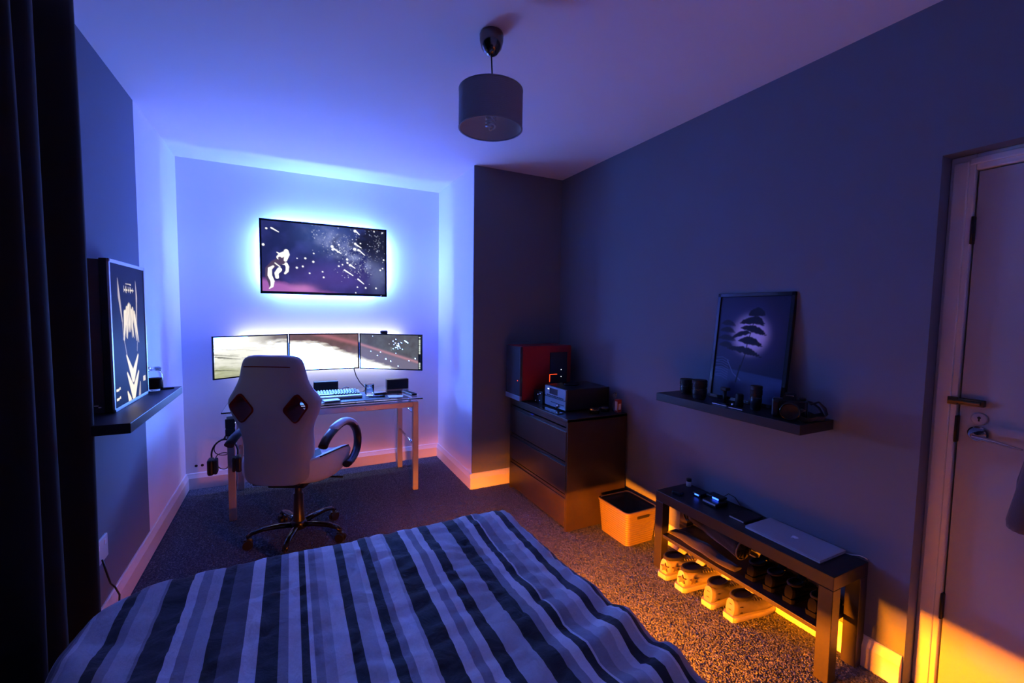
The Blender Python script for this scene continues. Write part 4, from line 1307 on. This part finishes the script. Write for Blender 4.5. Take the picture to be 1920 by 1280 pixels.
# ---------------------------------------------------------------- shoes
def shoe(x, y, z, rz, label, style, scale=1.0, group=None):
    root = thing('shoe', label, 'shoe', (x, y, z), rz, group)
    T = WM[root.name]
    S = scale
    up, sole, extra = {'star': ('shoe_white', 'shoe_sole', 'shoe_tan'), 'run': ('shoe_grey', 'shoe_sole', 'shoe_white'), 'dark': ('shoe_dark', 'shoe_dark', 'shoe_dark')}[style]
    Ln = .265
    def W(t): return (.030 + .014 * math.sin(min(t, 1) * PI * .62) + .007 * math.exp(-((t - .70) / .2) ** 2)) * (1 if t < .9 else max(.35, 1 - ((t - .9) / .1) ** 2 * .6)) * (1 if t > .05 else .78 + 4.4 * t)
    def Hh(t):
        if t < .30: return .098 - .02 * t
        if t < .55: return .092 - .11 * (t - .30)
        return .0645 - .055 * (t - .55) ** 1.1
    ts = [0, .015, .05, .10, .17, .25, .33, .41, .50, .60, .70, .80, .88, .94, .98, 1.0]
    rings = []
    for t in ts:
        w0, h0 = W(t) * S, Hh(t) * S
        if t == 1.0: w0 *= .55; h0 *= .6
        b0 = .020 * S
        ring = []
        for k in range(18):
            a = 2 * PI * k / 18
            c, s = math.cos(a), math.sin(a)
            px = math.copysign(abs(c) ** .75, c) * w0
            zz = b0 + (h0 - b0) * (.5 + .5 * math.copysign(abs(s) ** .8, s))
            taper = 1 - .28 * max(0, (zz - b0) / (h0 - b0)) ** 2 if t > .33 else 1 - .12 * (zz - b0) / (h0 - b0)
            ring.append(T @ Vector((t * Ln * S + (.010 * S * (zz / h0) if t < .06 else 0), px * taper, zz)))
        rings.append(ring)
    q = MB(); q.loft(rings); U = link('upper', q, up, root, smooth_angle=60)
    # sole
    rs = []
    for z2, g in ((.0005, .96), (.004, 1.05), (.020, 1.10), (.027, 1.07), (.0275, .9)):
        loop = [(t * Ln * S, W(t) * S * g) for t in ts]
        pts = [Vector((a, b, z2 * S)) for a, b in loop] + [Vector((a, -b, z2 * S)) for a, b in loop[::-1]]
        pts = [Vector((p.x + (.006 * S * g if p.x > .2 * S else -.006 * S * g), p.y, p.z + (.010 * S * max(0, p.x / (Ln * S) - .8) * 5 * .5))) for p in pts]
        rs.append([T @ p for p in pts])
    q = MB(); q.loft(rs); link('sole', q, sole, root, smooth_angle=50)
    # collar opening: dark padded ring and hollow
    q = MB()
    def col(a, k=1.0, dz=0): return T @ Vector(((.082 + .060 * math.cos(a) * k) * S, .031 * math.sin(a) * k * S, (.097 - .004 * math.cos(a) + dz) * S))
    A = np.linspace(0, 2 * PI, 25)
    q.tube([col(a) for a in A], .0085 * S, 8); q.loft([[col(a, .95, .001) for a in A[:-1]], [col(a, .5, -.004) for a in A[:-1]]], cap=True)
    link('collar', q, 'lining', U)
    q = MB()
    tn = [(.128, .100, .020), (.150, .112, .024), (.156, .122, .022), (.160, .118, .018), (.170, .090, .022), (.19, .076, .02)]
    q.loft([[T @ Vector((a * S, b2 * S, (zz + (.003 if b2 == 0 else 0)) * S)) for b2 in (-w3, -w3 * .5, 0, w3 * .5, w3)] for a, zz, w3 in tn], close=False, cap=False)
    tg = link('tongue', q, {'star': up, 'run': 'shoe_white', 'dark': up}[style], root)
    md = tg.modifiers.new('thickness', 'SOLIDIFY'); md.thickness = .006 * S; md.offset = 0
    q = MB()
    for i in range(5):
        xx = .140 + i * .019; zz = Hh(xx / .265) + .006
        q.tube([T @ Vector((xx * S, -.020 * S, (zz - .006) * S)), T @ Vector(((xx + .003) * S, 0, zz * S)), T @ Vector((xx * S, .020 * S, (zz - .006) * S))], .0028 * S, 6)
    link('laces', q, 'shoe_sole' if style != 'dark' else 'lining', root)
    if style == 'star':
        for side in (-1, 1):
            star = []
            for i in range(10):
                a = PI / 2 + i * PI / 5; rr = .022 if i % 2 == 0 else .010
                star.append((rr * math.cos(a), rr * math.sin(a)))
            yw = side * .0375
            R = T @ Matrix.Scale(S, 4) @ Matrix.Translation((.048, yw, .058)) @ Matrix.Rotation(side * .22, 4, 'Z') @ Matrix.Rotation(PI / 2, 4, 'X')
            q = MB(); q.prism(star, .0045, mtx=R @ Matrix.Translation((0, 0, -.00225)))
            link('star_patch', q, extra, U)
        q = MB(); q.loft([[T @ Vector((( -.0045 + .0105 * z3 / .098 + (1 - math.cos(b4)) * .030) * S, .034 * math.sin(b4) * S, z3 * S)) for b4 in np.linspace(-.85, .85, 9)] for z3 in (.030, .042, .050)], close=False, cap=False)
        hp = link('heel_patch', q, 'shoe_white', U); md = hp.modifiers.new('thickness', 'SOLIDIFY'); md.thickness = .004
        star = [((.022 if i % 2 == 0 else .010) * math.cos(PI / 2 + i * PI / 5), (.022 if i % 2 == 0 else .010) * math.sin(PI / 2 + i * PI / 5)) for i in range(10)]
        R = T @ Matrix.Scale(S, 4) @ Matrix.Translation((.001, -.012, .064)) @ Matrix.Rotation(.35, 4, 'Z') @ Matrix.Rotation(math.radians(6), 4, 'Y') @ Matrix.Rotation(-PI / 2, 4, 'Y') @ Matrix.Rotation(-PI / 2, 4, 'Z')
        q = MB(); q.prism(star, .009, mtx=R @ Matrix.Translation((0, 0, -.003))); link('star_patch', q, extra, U)
    if style == 'run':
        for zz, rr2 in ((.044, .0022), (.070, .0022)):
            q = MB(); q.tube([T @ Vector(((.010 * zz / .098 + .001 + (1 - math.cos(b4)) * .055) * S, W(.1) * 1.0 * math.sin(b4) / math.sin(1.3) * S, (zz + .004 * math.cos(b4 * 2)) * S)) for b4 in np.linspace(-1.3, 1.3, 15)], rr2, 6)
            link('seam', q, 'lining', U)
    return root
G1, G2, G3 = 'star trainers under the bench', 'running shoes under the bench', 'dark shoes on the bench shelf'
shoe(1.672, 1.576, 0, .03, 'white trainer with brown star under the bench, next to the bench leg', 'star', 1.0, G1)
shoe(1.672, 1.466, 0, -.01, 'white trainer with brown star under the bench, beside the running shoes', 'star', 1.0, G1)
shoe(1.692, 1.325, 0, .06, 'grey running shoe under the bench, the one beside the star trainers', 'run', .98, G2)
shoe(1.706, 1.222, 0, -.04, 'grey running shoe under the bench, the one nearest the camera', 'run', .98, G2)
for y, lab in ((1.180, 'dark shoe on the bench shelf, next to the umbrella end'), (1.098, 'dark shoe on the bench shelf, second from the umbrella'), (1.015, 'dark shoe on the bench shelf, third from the umbrella'), (.925, 'dark shoe on the bench shelf, nearest the camera')):
    shoe(1.772, y, SH, .05, lab, 'dark', .68, G3)

# ---------------------------------------------------------------- right shelf, framed print, lenses, camera
shR = thing('wall_shelf', 'black floating shelf on the right wall above the bench', 'shelf', (XR, 1.35, .885))
m = MB(); m.box(1.738, XR, .985, 1.730, .884, .9245, .002); link('board', m, 'black_wood', shR)
RZ = .925
def print_pic():
    P = Pic(130, 176, .74)
    U, V = P.U, P.V
    f = fbm(176, 130, 6, 77, 4, .8)
    P.p[:] = np.array([.016, .020, .055])
    P.mix(np.clip(.75 - U, 0, 1) * .8, np.array([.028, .045, .13]))
    P.mix(np.clip((V - .60) * 5, 0, 1) * .6, np.array([.014, .016, .04]))
    moon = np.exp(-(np.hypot((U - .50) * .74, V - .37) / .185) ** 5)
    P.mix(np.exp(-(np.hypot((U - .50) * .74, V - .37) / .25) ** 2) * .5, np.array([.12, .12, .34]))
    P.mix(moon, np.array([.85, .80, .95]))
    K = np.array([.010, .011, .028])
    def tier(cu, cv, wv, hv, tilt=0, k=1.0, seed=0):
        r2 = np.random.default_rng(seed)
        for i in range(13):
            t = (i / 12 - .5) * 2
            thick = hv * (.62 * (1 - t * t) + .16) * r2.uniform(.75, 1.15)
            P.mix(P.seg([(cu + wv * t * .86, cv + tilt * t + hv * .55 * t * t), (cu + wv * (t * .86 + .10), cv + tilt * t + hv * .55 * t * t - thick * .3)], [thick, thick * .8], .010) * k, K)
    # pine tree in layers
    P.mix(P.seg([(.55, .15), (.53, .25), (.50, .36), (.47, .46), (.46, .55), (.42, .66), (.36, .82)], .005, .006), K)
    tier(.56, .15, .12, .05, .0, 1, 1); tier(.50, .235, .19, .045, .0, 1, 2); tier(.58, .225, .10, .04, .03, 1, 3); tier(.53, .315, .20, .04, .03, 1, 4); tier(.36, .365, .15, .035, -.03, 1, 5); tier(.50, .43, .19, .045, .02, 1, 6); tier(.42, .525, .28, .04, .03, 1, 7)
    for cv_, s_ in ((.26, .12), (.33, .13), (.41, .15), (.48, .13)): tier(.15, cv_, s_, .035, .01, .65, int(cv_ * 100))
    P.mix(np.clip((V - .705 - .05 * U) * 80, 0, 1), np.array([.050, .075, .17]))
    P.mix(np.clip((V - .72 - .05 * U) * 40, 0, 1) * (f - .3) * .9 * np.clip((U - .3) * 4, 0, 1), np.array([.10, .13, .26]))
    P.mix(np.clip((V - .80) * 6, 0, 1) * .7, np.array([.02, .026, .06]))
    for i in range(9):
        y = .62 + i * .024
        P.mix(P.seg([(.02, y + .01 * math.sin(i * 2)), (.12, y - .008), (.22, y + .02)], .003, .006) * .6, np.array([.16, .19, .36]))
    P.mix(P.seg([(.20, .64), (.30, .76), (.42, .82)], [.004, .004, .006], .006) * .8, np.array([.18, .2, .36]))
    P.mix(P.seg([(.40, .68), (.36, .84)], .008, .006), K)
    return P.p
root = thing('framed_print', 'black framed print of a layered pine before a pale moon', 'picture', (1.93, 1.35, RZ))
fy0, fy1, fh = 1.158, 1.545, .525
tilt = math.atan2(.05, fh)
FT = Matrix.Translation((1.905, fy1, RZ + .002)) @ Matrix.Rotation(-PI / 2, 4, 'Z') @ Matrix.Rotation(-tilt, 4, 'X')   # local x: along -y, local y: into the wall, local z: up
wd = fy1 - fy0; fw = .018
m = MB(); m.box(0, wd, 0, .02, 0, fw, .002, mtx=FT); m.box(0, wd, 0, .02, fh - fw, fh, .002, mtx=FT); m.box(0, fw, 0, .02, 0, fh, .002, mtx=FT); m.box(wd - fw, wd, 0, .02, 0, fh, .002, mtx=FT)
link('frame', m, 'black_gloss', root)
c = FT @ Vector((fw, .006, fh - fw)); ux = (FT.to_3x3() @ Vector((wd - 2 * fw, 0, 0))); uy = FT.to_3x3() @ Vector((0, 0, -(fh - 2 * fw)))
grid_picture('print', print_pic(), c, ux, uy, 'print', root)
m = MB(); m.box(.004, wd - .004, .012, .016, .004, fh - .004, mtx=FT); link('backing', m, 'black_matte', root)

def lens(x, y, r, h, label):
    root = thing('camera_lens', label, 'lens', (x, y, RZ), 0, 'camera lenses on the right shelf')
    q = MB(); pr = [(0, 0), (r * .80, 0), (r * .82, .006), (r * .92, .008), (r * .95, h * .25), (r, h * .27), (r, h * .48), (r * .95, h * .5), (r * .95, h * .60), (r * 1.0, h * .62), (r * 1.0, h * .86), (r * .97, h * .88), (0, h * .88)]
    q.lathe(pr, (x, y, RZ + .0005), 28, cap=False); b = link('barrel', q, 'black_plastic', root, smooth_angle=35)
    q = MB()
    for k in range(36):
        a = 2 * PI * k / 36
        q.box(-.0014, .0014, -.0008, .0012, h * .64, h * .84, 0, mtx=Matrix.Translation((x + r * math.cos(a), y + r * math.sin(a), RZ)) @ Matrix.Rotation(a + PI / 2, 4, 'Z'))
    link('grip_ring', q, 'black_matte', b)
    q = MB(); q.lathe([(r * 1.0, h * .50), (r * 1.012, h * .505), (r * 1.012, h * .525), (r, h * .53)], (x, y, RZ), 28, cap=False); link('silver_ring', q, 'dark_chrome', b)
    q = MB(); q.lathe([(0, h * .885), (r * 1.02, h * .885), (r * 1.02, h * .97), (r * .95, h), (0, h)], (x, y, RZ), 28, cap=False); link('lens_cap', q, 'black_matte', root, smooth_angle=35)
lens(1.862, 1.640, .034, .080, 'short black camera lens at the far left end of the right shelf')
lens(1.815, 1.520, .035, .094, 'taller black camera lens, second from the left on the right shelf')
lens(1.835, 1.235, .024, .108, 'slim ringed camera lens standing in front of the framed print')
root = thing('mini_tripod', 'small black tripod foot with a chrome plate before the framed print', 'tripod', (1.80, 1.36, RZ))
m = MB(); m.box(1.785, 1.812, 1.345, 1.385, RZ + .0005, RZ + .008, .002); m.cyl((1.81, 1.372, RZ + .008), (1.81, 1.372, RZ + .065), .008, n=12); m.box(1.795, 1.825, 1.355, 1.388, RZ + .065, RZ + .08, .003)
link('stand', m, 'black_plastic', root)
m = MB(); m.box(1.764, 1.772, 1.325, 1.405, RZ + .0005, RZ + .006, .001); link('plate', m, 'chrome', root)
root = thing('film_can', 'small dark canister with a chrome stud on the right shelf', 'canister', (1.815, 1.305, RZ))
m = MB(); m.lathe([(0, .0005), (.017, .0005), (.017, .055), (.014, .06), (0, .06)], (1.822, 1.305, RZ), 18, cap=False); link('can', m, 'black_matte', root)
m = MB(); m.lathe([(0, .0005), (.005, .0005), (.005, .016), (0, .018)], (1.790, 1.315, RZ), 12, cap=False); link('stud', m, 'chrome', root)
slab('chrome_clip', 'thin chrome clip at the front edge of the right shelf', 'clip', 1.757, 1.275, RZ + .0003, .006, .07, .005, 0, 'chrome', .001)
def camera():
    x, y = 1.83, 1.085
    R = Matrix.Translation((x, y, RZ)) @ Matrix.Rotation(math.radians(-62), 4, 'Z')     # local -y is the lens direction
    root = thing('photo_camera', 'black camera with its strap on the near end of the right shelf', 'camera', (x, y, RZ))
    q = MB(); q.box(-.062, .062, -.02, .028, .001, .076, .008, 3, mtx=R); q.box(-.060, -.032, -.038, -.015, .004, .072, .008, 3, mtx=R)
    b = link('body', q, 'black_plastic', root)
    q = MB(); q.prism([(-.026, .074), (.026, .074), (.018, .098), (-.018, .098)], .044, mtx=R @ Matrix.Translation((0, .026, 0)) @ Matrix.Rotation(PI / 2, 4, 'X')); link('viewfinder', q, 'black_plastic', b)
    q = MB(); q.lathe([(0, 0), (.012, 0), (.012, .009), (0, .009)], (0, 0, 0), 16, cap=False, mtx=R @ Matrix.Translation((.044, .004, .076))); link('dial', q, 'black_matte', b)
    q = MB(); q.lathe([(.033, .0), (.034, .012), (.031, .014), (.031, .03), (.034, .032), (.034, .058), (.030, .060), (.026, .056), (0, .050)], (0, 0, 0), 28, cap=False, mtx=R @ Matrix.Translation((.006, -.02, .038)) @ Matrix.Rotation(PI / 2, 4, 'X'))
    l = link('lens', q, 'black_matte', b, smooth_angle=35)
    q = MB(); q.lathe([(.0335, .059), (.035, .060), (.035, .063), (.031, .063)], (0, 0, 0), 28, cap=False, mtx=R @ Matrix.Translation((.006, -.02, .038)) @ Matrix.Rotation(PI / 2, 4, 'X')); link('front_ring', q, 'black_gloss', l)
    q = MB(); q.box(-.014, .014, -.020, -.016, .090, .0945, .001, mtx=R); link('hot_shoe', q, 'chrome', b)
    q = MB()
    pts = [(1.875, 1.03, .985), (1.895, 1.01, .998), (1.915, .998, .975), (1.93, .995, .945), (1.90, .990, .932), (1.86, 1.00, .936), (1.83, .995, .934), (1.80, 1.0, .932), (1.785, 1.02, .940), (1.80, 1.035, .960), (1.83, 1.03, .968)]
    q.tube(pts, .012, 8, flat=(.25, 1)); link('strap', q, 'fabric_grey', root)
    q = MB()
    pts = [(1.90, 1.06, .99), (1.925, 1.05, .985), (1.94, 1.03, .965), (1.935, 1.01, .94), (1.89, 1.015, .934), (1.84, 1.012, .950)]
    q.tube(pts, .014, 8, flat=(.3, 1)); link('strap', q, 'black_matte', root)
camera()

# ---------------------------------------------------------------- bed
bed = thing('bed', 'double bed frame under the striped duvet, lit amber from below', 'bed', (.17, .5, 0))
for x in (-.44, .72):
    m = MB(); m.box(x, x + .03, -.42, 1.50, .222, .33, .003); link('side_rail', m, 'black_wood', bed)
m = MB(); m.box(-.41, .72, 1.47, 1.50, .222, .33, .003); link('foot_rail', m, 'black_wood', bed)
m = MB(); m.box(-.44, .75, -.455, -.42, .19, .95, .003); link('headboard', m, 'black_wood', bed)
for x, y in ((-.40, 1.43), (.66, 1.43), (-.40, -.40), (.66, -.40)):
    m = MB(); m.box(x, x + .05, y, y + .05, 0, .30, .003); link('leg', m, 'black_wood', bed)
for i in range(10):
    m = MB(); m.box(-.41, .72, -.36 + i * .19, -.28 + i * .19, .215, .230); link('slat', m, 'brown_wood', bed)
m = MB(); m.box(-.42, .73, -.41, 1.48, .231, .47, .03, 3); link('mattress', m, 'paper', bed)
m = MB(); m.box(.438, .456, .98, 1.465, .194, .210); m.box(.438, .456, .98, .99, .210, .232); m.box(.438, .456, 1.455, 1.465, .210, .232); link('led_strip', m, 'black_plastic', bed)
m = MB(); m.box(.47, .595, 1.36, 1.378, .190, .206); m.box(.47, .48, 1.36, 1.378, .206, .232); m.box(.585, .595, 1.36, 1.378, .206, .232); link('led_strip', m, 'black_plastic', bed)

def duvet():
    D, Lg, Md, Wv, Sl, Du = range(6)
    # stripes across the bed, by position on the flat top (x), left to right
    S = [(-.489, Du), (-.478, Lg), (-.465, Md), (-.414, D), (-.389, Wv), (-.369, Md), (-.327, Du), (-.320, D), (-.266, Lg), (-.242, Wv), (-.217, Md), (-.187, D), (-.158, Sl), (-.112, Lg), (-.080, D), (-.038, Wv), (-.017, Lg), (.010, D),
         (.027, Lg), (.037, Wv), (.056, Md), (.079, Lg), (.114, D), (.139, Md), (.174, Lg), (.191, D), (.216, Wv), (.234, Lg), (.269, Md), (.278, D), (.329, Lg), (.354, Wv), (.377, Lg), (.401, D), (.434, Md), (.496, D), (.539, Wv), (.563, Lg),
         (.590, D), (.612, Lg), (.618, Wv), (.649, Md), (.685, Lg), (.709, D), (.736, Md), (.772, Lg), (.780, D), (.796, Du), (.855, Md)]
    pre = [(-.80, Lg), (-.76, D), (-.73, Md), (-.68, D), (-.64, Lg), (-.62, Wv), (-.58, D), (-.54, Lg), (-.515, Sl)]
    post = [(.88, D), (.91, Lg), (.95, Wv), (.99, D), (1.03, Md), (1.08, D), (1.12, Lg)]
    S = pre + S + post
    us, ms = [], []
    for i, (u0, k) in enumerate(S):
        u1 = S[i + 1][0] if i + 1 < len(S) else 1.16
        nseg = max(1, int(math.ceil((u1 - u0) / .014)))
        for j in range(nseg):
            us.append(u0 + (u1 - u0) * j / nseg); ms.append(k)
    us.append(1.16)
    xl, xr, yf, R = -.515, .820, 1.605, .065
    top = .535
    vs = list(np.arange(-.38, 1.95, .016))
    def edge(s, R):
        """s = arc length past the start of the rounding; gives (outward, drop)"""
        if s <= 0: return s, 0.0
        if s < R * PI / 2: a = s / R; return R * math.sin(a), R * (1 - math.cos(a))
        return R + .04 * (s - R * PI / 2), R + (s - R * PI / 2)
    def x0c(u): return max((xl + .22) - u, .25 * (u - (.82 - .22)))
    P = []
    for v in vs:
        xr = .805 + .060 * min(1, max(0, (1.45 - v) / .9))
        for u in us:
            ou, du = edge(u - (xr - R), R)
            if u > xr - R: x = xr - R + ou
            else:
                ol, dl = edge((xl + R) - u, R)
                if u < xl + R: x = xl + R - ol; du = dl
                else: x = u; du = 0
            of, df = edge(v - (yf - R), R)
            y = yf - R + of if v > yf - R else v
            corner = min(1, max(0, (x0c(u) - .0) / .2)) * min(1, max(0, (v - (yf - .22)) / .2))
            z = top - max(du, df) - .35 * min(du, df) - .035 * corner ** 2
            y -= .05 * corner ** 2 if df == 0 or df > R else .05 * corner ** 2
            onside = min(1, max(du, df) / .06)
            # crown of the duvet and soft folds
            cx2 = max(0, 1 - ((x - .17) / .66) ** 2); 
            z += .030 * cx2 ** .6 * (1 - min(1, df / .09)) * min(1, max(0, (yf - y) / .30 + .65)) * (1 - onside)
            w1 = noise.noise(Vector((x * 2.6, y * 2.2, 1.3))) * .012
            w2 = noise.noise(Vector((x * 6 + y * 4, y * 7 - x * 3, 4.7))) * .009
            q1 = noise.noise(Vector((x * 3.1, y * 3.3, 21.0))) * 1.4
            w3 = -.0075 * (1 - abs(noise.noise(Vector((x * 7 - y * 4 + q1, y * 13 + x * 5 + q1, 8.1))))) ** 5 - .004 * (1 - abs(noise.noise(Vector((x * 17 + y * 9 - q1, y * 21 - x * 8 + q1, 3.3))))) ** 6
            # folds running over the right edge near the camera
            fr = math.exp(-((x - .76) / .16) ** 2) * max(0, min(1, (1.15 - y) / .35))
            w4 = fr * .016 * math.sin(y * 46 + 2.2 * math.sin(x * 9 + y * 3))
            fl_ = math.exp(-((x + .46) / .10) ** 2) * max(0, min(1, (1.55 - y) / .2))
            w5 = fl_ * .008 * math.sin(y * 30 + x * 40)
            z += (w1 + w2 + w3) * (1 - .5 * onside) + w4 + w5
            if onside > .3:
                amp = .014 * onside * min(1, (top - z) / .12)
                if du > df: x += (1 if u > 0 else -1) * amp * math.sin(y * 24 + 3 * noise.noise(Vector((y * 3, 0, 2))))
                else: y += amp * math.sin(x * 20 + 2 * noise.noise(Vector((x * 3, 5, 2))))
            z = max(z, .226 + .006 * math.sin(x * 17 + y * 13))
            P.append((x, y, z))
    nu, nv = len(us), len(vs)
    me = bpy.data.meshes.new('duvet')
    F, MI = [], []
    for j in range(nv - 1):
        for i in range(nu - 1):
            a = j * nu + i
            F.append((a, a + 1, a + nu + 1, a + nu)); MI.append(ms[i])
    off = Vector((.17, .6, .5))
    me.from_pydata([(p[0] - off.x, p[1] - off.y, p[2] - off.z) for p in P], [], F)
    for k in DUV: me.materials.append(k)
    me.polygons.foreach_set('material_index', MI)
    me.polygons.foreach_set('use_smooth', [True] * len(F))
    me.update()
    o = bpy.data.objects.new('duvet', me); COL.objects.link(o); o.location = off
    md = o.modifiers.new('thickness', 'SOLIDIFY'); md.thickness = .02; md.offset = -1
    tag(o, 'blue grey duvet in dark and pale stripes spread over the bed', 'duvet')
duvet()
